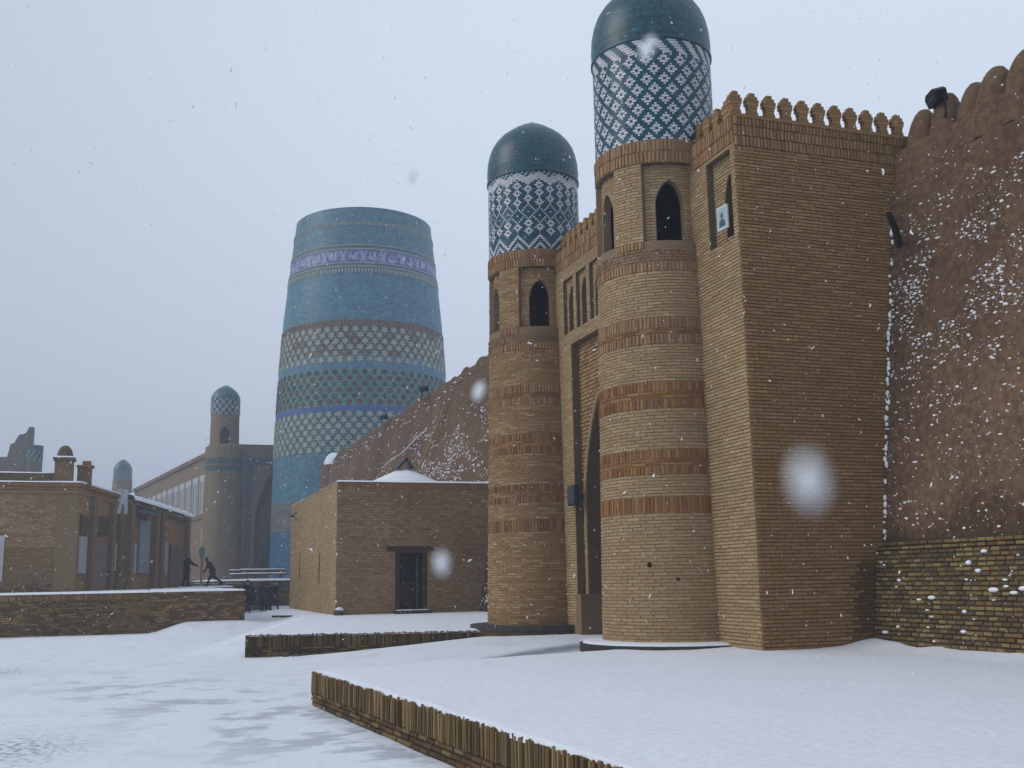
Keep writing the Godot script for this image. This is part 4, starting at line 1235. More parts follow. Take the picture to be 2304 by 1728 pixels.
func low_house() -> void:
	var t := thing("low_brick_house", "lower brick house with thick snow on its roof and pale boarded panels", "house", "old brick houses on the platform", Vector3(-0.91, 1.36, -52.17))
	var d := Vector3(0.225, 0, -0.974).normalized()
	var nside := d.cross(Vector3.UP)
	var bs := Basis(d, Vector3.UP, nside)
	var h := 4.08
	var l := 14.0
	var mb := MB.new()
	var a := Vector3(-5, 0, 0); var b := Vector3.ZERO; var c := d * l; var e := a + d * l
	mb.quad(a, b, b + Vector3(0, h, 0), a + Vector3(0, h, 0), BROWN[1])
	mb.quad(b, c, c + Vector3(0, h, 0), b + Vector3(0, h, 0), BROWN[1])
	mb.quad(c, e, e + Vector3(0, h, 0), c + Vector3(0, h, 0), BROWN[1])
	mb.quad(a + Vector3(0, h, 0), b + Vector3(0, h, 0), c + Vector3(0, h, 0), e + Vector3(0, h, 0), mortar)
	part("wall", mb, M.brick, t)
	var recs := []
	wall_rows(recs, t.position, d, Vector3.UP, 0.0, h, 0.085, 0.27, 0.014, 0.008, BROWN, full(l), false)
	lay(t, recs, "brick", "brickwork", 0, M.brick)
	for k in [0.1, 5.2, 6.6, 13.3]:
		mb = MB.new()
		mb.box(Transform3D(bs, d * (k + 0.3) + nside * 0.14 + Vector3(0, h * 0.49, 0)), Vector3(0.65, h * 0.98, 0.28), Color(0.22, 0.15, 0.085))
		part("pilaster", mb, M.brick, t)
	for k in [[3.5, 0.8, 3.35, 2.0, Color(0.22, 0.24, 0.28)], [1.5, 0.78, 2.15, 0.9, Color(0.30, 0.31, 0.33)], [8.25, 0.7, 2.5, 1.2, Color(0.30, 0.31, 0.33)]]:
		mb = MB.new()
		mb.box(Transform3D(bs, d * k[0] + nside * 0.06 + Vector3(0, (k[1] + k[2]) * 0.5, 0)), Vector3(k[3], k[2] - k[1], 0.08), k[4])
		part("boarded_panel", mb, M.plain, t)
	mb = MB.new()
	mb.box(Transform3D(bs, d * 11.0 + nside * 0.06 + Vector3(0, 1.2, 0)), Vector3(3.0, 2.3, 0.08), Color(0.26, 0.175, 0.15))
	part("door", mb, M.wood, t)
	mb = MB.new()
	mb.box(Transform3D(bs, d * (l * 0.5) + nside * 0.15 + Vector3(0, h - 0.1, 0)), Vector3(l, 0.2, 0.2), BROWN[5])
	mb.box(Transform3D(bs, d * 2.6 + nside * 0.3 + Vector3(0, h - 0.42, 0)), Vector3(3.0, 0.22, 0.3), Color(0.14, 0.15, 0.165))
	part("eave", mb, M.wood, t)
	mb = MB.new()
	var g := []
	for j in 20:
		var row := []
		for i in 9:
			var s := i / 8.0
			var p := d * (l * (1.0 - j / 19.0)) + nside * lerpf(-3.0, 0.36, s)
			var y := h + 0.02 + (0.0 if i == 8 or j == 19 else 0.15 + 0.06 * low_noise.get_noise_2d(i * 30.0, j * 30.0))
			row.append(Vector3(p.x, y, p.z))
		g.append(row)
	sheet(mb, g, SNOW)
	part("roof_snow", mb, M.snow, t)
	mb = MB.new()
	g = []
	for j in 9: # thick lip of snow along the eave
		var row := []
		var a2 := PI * j / 8.0
		for i in 46:
			var q := d * (l * (1.0 - i / 45.0)) + nside * (0.10 + 0.28 * cos(a2)) + Vector3(0, h + 0.02 + (0.27 + 0.10 * fine_noise.get_noise_1d(i * 9.0)) * sin(a2), 0)
			row.append(q)
		g.append(row)
	sheet(mb, g, SNOW)
	part("eave_snow", mb, M.snow, t)
	# pale tarpaulin hanging between the houses
	var tp := MB.new()
	var gg := []
	for j in 8:
		var row := []
		for i in 5:
			row.append(Vector3(-1.28 + i * 0.11, 5.9 - j * 0.16, -51.6 + 0.10 * sin(i * 1.7 + j) - 0.1 * i))
		gg.append(row)
	sheet(tp, gg, Color(0.45, 0.48, 0.53))
	tag(part("hanging_sheet", tp, M.cloth), "pale grey sheet hanging in the gap between the two old houses", "sheet")

# ------------------------------------------------------------------ the great blue minaret
func min_r(y: float) -> float:
	var k := [[0.0, 7.12], [2.03, 7.09], [7.1, 7.04], [11.8, 6.95], [14.3, 6.86], [18.0, 6.70], [22.1, 6.44], [26.1, 6.03], [30.2, 5.57], [30.7, 5.5]]
	for i in k.size() - 1:
		if y <= k[i + 1][0]: return lerpf(k[i][1], k[i + 1][1], (y - k[i][0]) / (k[i + 1][0] - k[i][0]))
	return 5.5

func ym(y: float) -> float:
	return 1.6 + (y - 1.6) * 1.075

func star_mesh(col: Color, s: float) -> ArrayMesh:
	var mb := MB.new()
	var poly := []
	for p in [[-0.14, -1.0], [0.14, -1.0], [0.3, -0.45], [0.95, -0.5], [0.98, -0.12], [0.5, 0.05], [0.92, 0.45], [0.75, 0.72], [0.28, 0.5], [0.16, 1.0], [-0.16, 1.0], [-0.28, 0.5], [-0.75, 0.72], [-0.92, 0.45], [-0.5, 0.05], [-0.98, -0.12], [-0.95, -0.5], [-0.3, -0.45]]:
		poly.append(Vector2(p[0], p[1]) * s)
	mb.ext(Transform3D(Basis(), Vector3(0, 0, -0.03)), poly, 0.06, col)
	return mb.mesh(M.far_glaze)

func minaret() -> void:
	var cx := 16.19; var cz := -84.46
	var t := thing("blue_minaret", "massive truncated minaret banded in blue and green glazed tiles", "minaret", "", Vector3(cx, 0, cz))
	var face := atan2(-cx, -cz) # towards the square
	var bands := [
		["deep_blue_band", 0.5, 5.08, Color(0.022, 0.10, 0.20), 0.25], ["stone_band", 5.08, 7.09, Color(0.115, 0.12, 0.105), 0.3], ["pale_blue_band", 7.09, 10.34, Color(0.055, 0.17, 0.235), 0.3],
		["star_field", 10.34, 13.2, Color(0.035, 0.125, 0.135), 0.22], ["royal_blue_band", 13.2, 13.62, Color(0.045, 0.10, 0.30), 0.15], ["green_field", 13.62, 16.25, Color(0.085, 0.225, 0.215), 0.2],
		["thin_blue_band", 16.25, 16.68, Color(0.07, 0.18, 0.28), 0.15], ["teal_edge", 16.68, 17.2, Color(0.07, 0.18, 0.22), 0.15], ["dark_field", 17.2, 19.36, Color(0.075, 0.07, 0.058), 0.35], ["brick_dentils", 19.36, 19.82, Color(0.15, 0.10, 0.07), 0.2],
		["plain_blue_band", 19.82, 23.33, Color(0.062, 0.18, 0.25), 0.25], ["teal_strip", 23.33, 24.15, Color(0.06, 0.14, 0.16), 0.15], ["upper_strip", 25.12, 25.52, Color(0.06, 0.13, 0.15), 0.15],
		["upper_blue_band", 25.52, 28.42, Color(0.064, 0.17, 0.22), 0.25]]
	for b in bands:
		var mb := MB.new()
		var n := maxi(1, int((b[2] - b[1]) / 0.22))
		var prof := []
		for k in n + 1:
			var y := ym(lerpf(b[1], b[2], float(k) / n))
			prof.append([min_r(y), y])
		lathe(mb, 0, 0, prof, 150, mottled((b[3] as Color) * 1.2, b[4]))
		part(b[0], mb, M.far_glaze, t)
	var mb := MB.new()
	lathe(mb, 0, 0, [[min_r(30.3), ym(28.42)], [min_r(30.3) - 0.15, ym(28.5)], [3.0, ym(28.2)], [0.0, ym(28.2)]], 96, one(Color(0.05, 0.12, 0.14)))
	part("crown_edge", mb, M.far_glaze, t)
	# raised mouldings and rows of little upright tiles
	mb = MB.new()
	for y in [23.83, 24.1, 25.16, 25.48]:
		var q := ym(y)
		lathe(mb, 0, 0, [[min_r(q) + 0.0, q - 0.05], [min_r(q) + 0.05, q - 0.03], [min_r(q) + 0.05, q + 0.03], [min_r(q), q + 0.05]], 150, one(Color(0.42, 0.46, 0.44)))
	part("moulding", mb, M.far_glaze, t)
	for e in [["cream_dentils", 23.36, 23.70, Color(0.40, 0.42, 0.36), 150], ["upper_dentils", 27.02, 27.33, Color(0.33, 0.36, 0.34), 150], ["brown_dentils", 19.42, 19.78, Color(0.20, 0.13, 0.085), 150]]:
		mb = MB.new()
		for k in e[4]:
			var g: float = TAU * k / e[4]
			var y: float = ym((e[1] + e[2]) * 0.5); var r := min_r(y)
			mb.brick(Transform3D(Basis(Vector3(cos(g), 0, -sin(g)), Vector3.UP, Vector3(sin(g), 0, cos(g))), ring(g, r, y)), TAU * r / e[4] * 0.62, (e[2] - e[1]) * 1.0, 0.05, e[3], 0.01)
		part(e[0], mb, M.far_glaze, t, "stuff")
	# stars
	var cream := [star_mesh(Color(0.40, 0.44, 0.38), 0.27), star_mesh(Color(0.35, 0.40, 0.36), 0.265), star_mesh(Color(0.44, 0.46, 0.38), 0.27)]
	var rust := [star_mesh(Color(0.40, 0.41, 0.33), 0.26), star_mesh(Color(0.27, 0.18, 0.11), 0.24)]
	var red := [star_mesh(Color(0.17, 0.058, 0.035), 0.25), star_mesh(Color(0.13, 0.05, 0.035), 0.25)]
	var dark := [star_mesh(Color(0.035, 0.05, 0.042), 0.24), star_mesh(Color(0.05, 0.06, 0.045), 0.24)]
	var spots := []
	for e in [[10.34, 13.2, 7, 0], [13.66, 16.2, 6, 1], [16.70, 19.32, 6, 2]]:
		for k in e[2]:
			var y: float = ym(lerpf(e[0], e[1], (k + 0.5) / e[2]))
			for i in 56:
				var g: float = TAU * (i + 0.5 * (k % 2)) / 56.0
				var m: Mesh
				if e[3] == 0: m = cream[rng.randi() % 3]
				elif e[3] == 1: m = red[rng.randi() % 2] if k % 2 == 0 else dark[rng.randi() % 2]
				else: m = rust[rng.randi() % 2] if k > 0 and rng.randf() < 0.3 else cream[rng.randi() % 3]
				var r := min_r(y) + 0.012
				var tr := Transform3D(Basis(Vector3(cos(g), 0, -sin(g)), Vector3.UP, Vector3(sin(g), 0, cos(g))), ring(g, r, y))
				spots.append([absf(wrapf(g - face - PI * 0.0 + (PI if false else 0.0), -PI, PI)), tr, m])
	var front := atan2(-cx, -cz)
	for s in spots:
		var o: Vector3 = s[1].origin
		s[0] = absf(wrapf(atan2(o.x, o.z) - atan2(-cx, -cz), -PI, PI)) + (0.4 if o.y < 9.0 else 0.0)
	spots.sort_custom(func(p, q): return p[0] < q[0])
	var rest := MB.new()
	for i in spots.size():
		if i < 280:
			var q := obj("star_tile", spots[i][2], t)
			q.transform = spots[i][1]
		else:
			var arr: Array = (spots[i][2] as ArrayMesh).surface_get_arrays(0)
			var tr: Transform3D = spots[i][1]
			for k in arr[Mesh.ARRAY_VERTEX].size():
				rest.v.append(tr * (arr[Mesh.ARRAY_VERTEX][k] as Vector3)); rest.n.append(tr.basis * (arr[Mesh.ARRAY_NORMAL][k] as Vector3)); rest.c.append(arr[Mesh.ARRAY_COLOR][k])
	part("star_tiles", rest, M.far_glaze, t, "stuff")
	# the written band: pale strokes on violet blue, crossed panels between
	var w := 2048; var h := 96
	var im := Image.create(w, h, false, Image.FORMAT_RGB8)
	im.fill(Color8(66, 78, 134))
	for k in 5200: im.fill_rect(Rect2i(rng.randi() % w, rng.randi() % h, 3, 2), [Color8(60, 70, 130), Color8(92, 92, 150), Color8(58, 84, 130)][rng.randi() % 3])
	var pen := func(p: Vector2, q: Vector2, wide: int, col: Color):
		var n := int(p.distance_to(q)) + 1
		for k in n + 1:
			var s := p.lerp(q, float(k) / n)
			im.fill_rect(Rect2i(posmod(int(s.x), w - 4), clampi(int(s.y), 0, h - wide), wide, wide), col)
	var pale := Color8(160, 164, 184)
	for k in 24:
		var x0 := k * w / 24.0
		for dd in [0.0, 7.0]:
			pen.call(Vector2(x0 + 4 + dd, 8), Vector2(x0 + 24 + dd, h - 10), 3, pale)
			pen.call(Vector2(x0 + 36 - dd, 8), Vector2(x0 + 16 - dd, h - 10), 3, pale)
		var x := x0 + 42.0
		while x < x0 + 80.0: # letters: uprights, bowls and dots along a base line
			var base := h * rng.randf_range(0.55, 0.78)
			match rng.randi() % 4:
				0: pen.call(Vector2(x, base), Vector2(x + 1, h * rng.randf_range(0.1, 0.3)), 4, pale)
				1:
					for q in 9: pen.call(Vector2(x + 7 + cos(q * 0.4) * 8, base + sin(q * 0.4) * 13), Vector2(x + 7 + cos(q * 0.4 + 0.4) * 8, base + sin(q * 0.4 + 0.4) * 13), 4, pale)
				2:
					pen.call(Vector2(x, base), Vector2(x + 15, base), 4, pale)
					im.fill_rect(Rect2i(int(x) + 6, int(base) - 16, 5, 5), pale)
				3: pen.call(Vector2(x + 12, h * 0.2), Vector2(x, base), 3, pale)
			x += rng.randf_range(4.0, 7.0)
	var mat := StandardMaterial3D.new()
	mat.albedo_texture = ImageTexture.create_from_image(im); mat.roughness = 0.5
	mb = MB.new()
	var prof := [[min_r(ym(24.15)) + 0.004, ym(24.15)], [min_r(ym(25.12)) + 0.004, ym(25.12)]]
	lathe(mb, 0, 0, prof, 150, one(Color.WHITE), 0.0, TAU, true)
	part("inscription_band", mb, mat, t)

# ------------------------------------------------------------------ the far side of the square
func small_dome(mb: MB, cx: float, cz: float, r: float, y0: float, y1: float, col: Color) -> void:
	var prof := []
	for k in 13:
		var a := k / 12.0
		prof.append([r * 1.02 * cos(a * PI / 2) * (1.0 - 0.10 * a), y0 + (y1 - y0) * (0.82 * sin(a * PI / 2) + 0.18 * a * a)])
	lathe(mb, cx, cz, prof, 32, mottled(col, 0.15))

func madrasa() -> void:
	var t := thing("madrasa", "hazy two storey madrasa with whitewashed niches and a dark tall portal beside the minaret", "madrasa")
	var far := Vector3(-1.4, 0, -130.0); var near := Vector3(4.75, 0, -91.6)
	var u := (near - far).normalized(); var l := (near - far).length()
	var nn := u.cross(Vector3.UP)
	var b := Basis(u, Vector3.UP, nn)
	var brick := Color(0.26, 0.185, 0.12)
	var mb := MB.new()
	mb.box(Transform3D(b, far + u * l * 0.5 - nn * 1.5 + Vector3(0, 6.2, 0)), Vector3(l, 12.4, 3.0), brick)
	part("long_wall", mb, M.brick, t)
	mb = MB.new()
	mb.box(Transform3D(b, far + u * l * 0.5 + nn * 0.06 + Vector3(0, 12.25, 0)), Vector3(l, 0.35, 0.3), brick * 0.85)
	mb.box(Transform3D(b, far + u * l * 0.5 + nn * 0.04 + Vector3(0, 7.1, 0)), Vector3(l, 0.25, 0.2), brick * 0.9)
	part("cornice", mb, M.brick, t)
	for k in 13:
		var x := 1.6 + k * (l - 2.6) / 12.4
		mb = MB.new()
		mb.box(Transform3D(b, far + u * x + nn * 0.03 + Vector3(0, 9.0, 0)), Vector3(2.25, 3.3, 0.07), Color(0.42, 0.42, 0.43))
		part("whitewashed_niche", mb, M.plain, t)
		mb = MB.new()
		mb.box(Transform3D(b, far + u * (x - 0.55) + nn * 0.05 + Vector3(0, 8.8, 0)), Vector3(0.55, 2.7, 0.09), Color(0.22, 0.21, 0.21))
		mb.box(Transform3D(b, far + u * (x + 0.55) + nn * 0.05 + Vector3(0, 8.8, 0)), Vector3(0.55, 2.7, 0.09), Color(0.27, 0.26, 0.26))
		part("window", mb, M.plain, t)
	mb = MB.new()
	mb.box(Transform3D(b, near - u * 1.3 + nn * 0.04 + Vector3(0, 5.0, 0)), Vector3(0.9, 2.2, 0.09), Color(0.40, 0.40, 0.42))
	part("low_window", mb, M.plain, t)
	# portal wing
	var body := CSGCombiner3D.new()
	body.name = "portal_wing"
	var mm := M.brick.duplicate() as StandardMaterial3D
	mm.vertex_color_use_as_albedo = false; mm.albedo_color = Color(0.21, 0.165, 0.135).linear_to_srgb()
	var solid := CSGBox3D.new()
	solid.name = "solid"; solid.size = Vector3(9.6, 13.1, 3.5); solid.position = Vector3(11.6, 6.55, -93.4); solid.material = mm
	body.add_child(solid)
	for e in [[10.75, 2.2, 6.5, 11.6, 1.5], [10.75, 1.4, 3.6, 6.2, 2.6]]:
		var p := CSGPolygon3D.new()
		p.name = "opening"; p.material = mm; p.operation = CSGShape3D.OPERATION_SUBTRACTION
		var pts := PackedVector2Array([Vector2(-e[1], 0), Vector2(e[1], 0)])
		for k in 11: pts.append(Vector2(arch_half(lerpf(e[2], e[3], k / 10.0), e[1], e[2], e[3]), lerpf(e[2], e[3], k / 10.0)))
		for k in range(9, -1, -1): pts.append(Vector2(-arch_half(lerpf(e[2], e[3], k / 10.0), e[1], e[2], e[3]), lerpf(e[2], e[3], k / 10.0)))
		p.polygon = pts; p.depth = e[4] + 1.0; p.position = Vector3(e[0], 0, -90.65)
		body.add_child(p, true)
	body.material_override = mm
	t.add_child(body)
	mb = MB.new()
	mb.slab(Vector3(7.75, 1.5, -91.645), Vector3(8.25, 11.9, -91.6), Color(0.07, 0.085, 0.15))
	mb.slab(Vector3(8.25, 11.4, -91.645), Vector3(13.2, 11.9, -91.6), Color(0.07, 0.085, 0.15))
	part("glazed_border", mb, M.far_glaze, t)
	# corner tower
	var cx := 5.92; var cz := -91.8
	var tower := Node3D.new()
	tower.name = "corner_tower"; t.add_child(tower)
	mb = MB.new()
	lathe(mb, cx, cz, [[1.60, 1.0], [1.52, 10.75], [1.52, 12.75], [1.22, 13.0], [1.20, 13.05]], 40, mottled(brick, 0.08))
	lathe(mb, cx, cz, [[1.19, 13.0], [1.17, 15.5]], 40, mottled(brick, 0.08))
	part("shaft", mb, M.brick, tower)
	for e in [[10.75, 11.2], [11.35, 11.8]]:
		mb = MB.new()
		lathe(mb, cx, cz, [[1.51, e[0]], [1.55, e[0] + 0.03], [1.55, e[1] - 0.03], [1.51, e[1]]], 40, mottled(Color(0.05, 0.105, 0.13), 0.2))
		part("glazed_ring", mb, M.far_glaze, tower)
	mb = MB.new()
	lathe(mb, cx, cz, [[1.17, 15.48], [1.18, 15.5], [1.18, 16.85]], 40, mottled(Color(0.06, 0.12, 0.14), 0.2))
	part("tiled_drum", mb, M.far_glaze, tower)
	mb = MB.new()
	for k in 14: # crossing ribs of pale tile
		for s in [-1.0, 1.0]:
			for q in 8:
				var g: float = TAU * (k + s * (q + 0.5) / 4.0) / 14.0
				var y: float = 15.5 + 1.35 * (q + 0.5) / 8.0
				mb.brick(Transform3D(Basis(Vector3(cos(g), 0, -sin(g)), Vector3.UP, Vector3(sin(g), 0, cos(g))), ring(g, 1.18, y, cx, cz)), 0.17, 0.15, 0.03, Color(0.42, 0.46, 0.48), 0.01)
	part("lattice", mb, M.far_glaze, tower, "stuff")
	mb = MB.new()
	small_dome(mb, cx, cz, 1.19, 16.85, 18.1, Color(0.025, 0.14, 0.17))
	part("dome", mb, M.glaze, tower)
	mb = MB.new()
	var g0 := atan2(-cx, -cz)
	for k in 8:
		var y0 := 12.98 + k * 0.175; var y1 := y0 + 0.175
		var h0 := arch_half(y0, 0.29, 13.9, 14.4); var h1 := arch_half(y1, 0.29, 13.9, 14.4)
		mb.quad(ring(g0 - h0, 1.28, y0, cx, cz), ring(g0 + h0, 1.28, y0, cx, cz), ring(g0 + h1, 1.28, y1, cx, cz), ring(g0 - h1, 1.28, y1, cx, cz), Color(0.02, 0.017, 0.018))
	part("window", mb, M.plain, tower)
	# the next tower along, far off in the snow
	t = thing("far_tower", "faint domed tower at the far end of the madrasa, paler than the others", "tower", "", Vector3(-2.8, 0, -130.0))
	mb = MB.new()
	lathe(mb, 0, 0, [[1.15, 1.0], [1.08, 13.3]], 32, mottled(brick, 0.08))
	part("shaft", mb, M.brick, t)
	mb = MB.new()
	lathe(mb, 0, 0, [[1.06, 13.3], [1.0, 14.5]], 32, mottled(Color(0.16, 0.22, 0.24), 0.25))
	part("tiled_drum", mb, M.far_glaze, t)
	mb = MB.new()
	small_dome(mb, 0, 0, 1.02, 14.5, 15.85, Color(0.03, 0.15, 0.18))
	part("dome", mb, M.glaze, t)
	# broken wall and stub tower beyond the old house
	t = thing("ruined_wall", "jagged end of a ruined brick wall rising behind the old house roof", "ruin")
	mb = MB.new()
	mb.ext(Transform3D(Basis(), Vector3(0, 0, -110.5)), [Vector2(-24, 1), Vector2(-10.3, 1), Vector2(-10.35, 12), Vector2(-10.5, 14.8), Vector2(-10.5, 16.5), Vector2(-10.89, 16.5), Vector2(-11.12, 15.9), Vector2(-11.35, 15.8), Vector2(-11.7, 15.72), Vector2(-11.92, 15.35), Vector2(-12.07, 14.95), Vector2(-12.42, 14.8), Vector2(-12.5, 14.2), Vector2(-12.64, 13.6), Vector2(-24, 13.5)], 1.2, Color(0.19, 0.15, 0.115))
	part("masonry", mb, M.brick, t)
	mb = MB.new()
	snow_bed(mb, -24, -12.7, -110.5, -109.3, 13.5, 0.1, 0.6)
	part("snow_cover", mb, M.snow, t)
	t = thing("stub_tower", "short flat topped tower with green glazed lattice behind the old house", "tower", "", Vector3(-10.15, 0, -108.5))
	mb = MB.new()
	lathe(mb, 0, 0, [[0.78, 1.0], [0.68, 13.1]], 28, mottled(Color(0.16, 0.13, 0.11), 0.1))
	part("shaft", mb, M.brick, t)
	mb = MB.new()
	lathe(mb, 0, 0, [[0.68, 13.1], [0.68, 14.25], [0.70, 14.28], [0.70, 14.6], [0.0, 14.7]], 28, mottled(Color(0.04, 0.115, 0.115), 0.2))
	for k in 9:
		for q in 5:
			var g := TAU * (k + 0.25 * q) / 9.0
			mb.brick(Transform3D(Basis(Vector3(cos(g), 0, -sin(g)), Vector3.UP, Vector3(sin(g), 0, cos(g))), ring(g, 0.68, 13.2 + q * 0.22)), 0.17, 0.17, 0.03, Color(0.32, 0.38, 0.38), 0.01)
	part("tiled_drum", mb, M.far_glaze, t)

func far_platform() -> void:
	var t := thing("minaret_platform", "raised snowy platform with a brick front under the blue minaret", "platform")
	var mb := MB.new()
	mb.slab(Vector3(1.8, -0.1, -120), Vector3(40, 1.73, -66.02), DAMP[1])
	part("core", mb, M.brick, t)
	var recs := []
	wall_rows(recs, Vector3(1.8, 0, -66.0), Vector3(1, 0, 0), Vector3.UP, 0.0, 1.74, 0.09, 0.27, 0.014, 0.012, OLIVE + DAMP, full(14.0), false)
	lay(t, recs, "brick", "brickwork", 0, M.brick)
	mb = MB.new()
	snow_bed(mb, 3.9, 40, -120, -65.95, 1.73, 0.1, 0.8, 0.04)
	part("snow_cover", mb, M.snow, t)
	mb = MB.new()
	snow_bed(mb, 7.2, 11.0, -66.0, -64.8, 0.05, 0.18, 0.3, 0.08)
	tag(part("snow_heap", mb, M.snow), "low white heap of snow at the foot of the minaret platform", "snow heap")
	for e in [[5.5, 9.3, -76.2, "long snow covered bench nearest the minaret"], [6.0, 9.0, -73.4, "shorter snow covered bench on the platform, lower in view"]]:
		var q := thing("snowy_bench", e[3], "bench", "benches on the minaret platform", Vector3((e[0] + e[1]) * 0.5, 1.8, e[2]))
		var w: float = (e[1] - e[0]) * 0.5
		mb = MB.new()
		mb.slab(Vector3(-w, 0.34, -0.25), Vector3(w, 0.42, 0.25), Color(0.10, 0.08, 0.07))
		part("seat", mb, M.wood, q)
		mb = MB.new()
		mb.slab(Vector3(-w, 0.48, -0.31), Vector3(w, 0.68, -0.25), Color(0.10, 0.08, 0.07))
		part("backrest", mb, M.wood, q)
		for s in [-0.8, 0.0, 0.8]:
			mb = MB.new()
			mb.slab(Vector3(s * w - 0.08, 0.0, -0.3), Vector3(s * w + 0.08, 0.62, 0.2), Color(0.20, 0.15, 0.13))
			part("leg", mb, M.stone, q)
		mb = MB.new()
		snow_bed(mb, -w, w, -0.24, 0.26, 0.42, 0.05, 0.2)
		snow_bed(mb, -w, w, -0.34, -0.22, 0.68, 0.05, 0.2)
		part("snow_cover", mb, M.snow, q)

func street_lamp() -> void:
	var t := thing("street_lamp", "street lamp with a pale green lantern above the two figures on the platform", "street lamp", "", Vector3(3.02, 1.42, -62.6))
	var mb := MB.new()
	lathe(mb, 0, 0, [[0.11, 0.0], [0.10, 0.15], [0.055, 0.2], [0.045, 1.5], [0.09, 1.55], [0.05, 1.6], [0.10, 1.64]], 12, one(Color(0.30, 0.26, 0.22)))
	part("post", mb, M.metal, t)
	mb = MB.new()
	lathe(mb, 0, 0, [[0.09, 1.64], [0.17, 2.02], [0.18, 2.04]], 6, one(Color(0.34, 0.50, 0.52)))
	part("lantern_glass", mb, M.tile, t)
	mb = MB.new()
	lathe(mb, 0, 0, [[0.2, 2.04], [0.19, 2.07], [0.09, 2.17], [0.04, 2.2], [0.02, 2.26], [0.0, 2.27]], 6, one(Color(0.03, 0.12, 0.14)))
	for k in 6: mb.tube([ring(TAU * k / 6.0, 0.095, 1.64), ring(TAU * k / 6.0, 0.178, 2.04)], [0.012, 0.012], 5, Color(0.03, 0.12, 0.14))
	part("lantern_frame", mb, M.metal, t)

# ------------------------------------------------------------------ people
func nets(mb: MB, bones: Array, cell: float, blend: float) -> void:
	var lo := Vector3(1e9, 1e9, 1e9); var hi := -lo
	for b in bones:
		var r: float = maxf(b[2], b[3]) + cell * 3.0 + blend
		for q in [b[0], b[1]]:
			lo = lo.min(q - Vector3.ONE * r); hi = hi.max(q + Vector3.ONE * r)
	var nx := int((hi.x - lo.x) / cell) + 2; var ny := int((hi.y - lo.y) / cell) + 2; var nz := int((hi.z - lo.z) / cell) + 2
	var f := PackedFloat32Array(); f.resize(nx * ny * nz); f.fill(1.0)
	for b in bones:
		var p: Vector3 = b[0]; var q: Vector3 = b[1]; var r0: float = b[2]; var r1: float = b[3]
		var rr := maxf(r0, r1) + cell * 2.0 + blend
		var i0 := Vector3i(((p.min(q) - Vector3.ONE * rr - lo) / cell).floor()).clamp(Vector3i.ZERO, Vector3i(nx - 1, ny - 1, nz - 1))
		var i1 := Vector3i(((p.max(q) + Vector3.ONE * rr - lo) / cell).ceil()).clamp(Vector3i.ZERO, Vector3i(nx - 1, ny - 1, nz - 1))
		var d := q - p
		var dd := maxf(d.length_squared(), 1e-9)
		for z in range(i0.z, i1.z + 1):
			for y in range(i0.y, i1.y + 1):
				var at := (z * ny + y) * nx
				for x in range(i0.x, i1.x + 1):
					var w := lo + Vector3(x, y, z) * cell
					var s := clampf((w - p).dot(d) / dd, 0.0, 1.0)
					var v := (w - p - d * s).length() - lerpf(r0, r1, s)
					var o := f[at + x]
					if absf(v - o) < blend:
						var k := (blend - absf(v - o)) / blend
						v = minf(v, o) - k * k * blend * 0.25
					else: v = minf(v, o)
					f[at + x] = v
	var id := PackedInt32Array(); id.resize(nx * ny * nz); id.fill(-1)
	var pts := PackedVector3Array(); var nrm := PackedVector3Array(); var cols := PackedColorArray()
	for z in nz - 1:
		for y in ny - 1:
			for x in nx - 1:
				var at := (z * ny + y) * nx + x
				var sg := 0
				var e := [f[at], f[at + 1], f[at + nx], f[at + nx + 1], f[at + nx * ny], f[at + nx * ny + 1], f[at + nx * ny + nx], f[at + nx * ny + nx + 1]]
				for k in 8: sg += 1 if e[k] < 0.0 else 0
				if sg == 0 or sg == 8: continue
				var sum := Vector3.ZERO; var n := 0
				for k in 8:
					for bit in [1, 2, 4]:
						if k & bit: continue
						var a: float = e[k]; var c: float = e[k | bit]
						if (a < 0.0) == (c < 0.0): continue
						var t := a / (a - c)
						sum += Vector3(k & 1, (k >> 1) & 1, (k >> 2) & 1) + Vector3(1 if bit == 1 else 0, 1 if bit == 2 else 0, 1 if bit == 4 else 0) * t
						n += 1
				var p := lo + (Vector3(x, y, z) + sum / n) * cell
				id[at] = pts.size()
				pts.append(p)
				nrm.append(Vector3(e[1] + e[3] + e[5] + e[7] - e[0] - e[2] - e[4] - e[6], e[2] + e[3] + e[6] + e[7] - e[0] - e[1] - e[4] - e[5], e[4] + e[5] + e[6] + e[7] - e[0] - e[1] - e[2] - e[3]).normalized())
				var best := 1e9; var col := Color.BLACK
				for b in bones:
					var d: Vector3 = b[1] - b[0]
					var s := clampf((p - b[0]).dot(d) / maxf(d.length_squared(), 1e-9), 0.0, 1.0)
					var v: float = (p - b[0] - d * s).length() - lerpf(b[2], b[3], s)
					if v < best:
						best = v; col = b[4]
				cols.append(col)
	for z in range(1, nz - 1):
		for y in range(1, ny - 1):
			for x in range(1, nx - 1):
				var at := (z * ny + y) * nx + x
				var a := f[at] < 0.0
				for e in [[1, nx, nx * ny], [nx, nx * ny, 1], [nx * ny, 1, nx]]:
					if a == (f[at + e[0]] < 0.0): continue
					var q := [id[at], id[at - e[1]], id[at - e[1] - e[2]], id[at - e[2]]]
					if q.min() < 0: continue
					if not a: q.reverse()
					for k in [0, 2, 1, 0, 3, 2]:
						mb.v.append(pts[q[k]]); mb.n.append(nrm[q[k]]); mb.c.append(cols[q[k]])

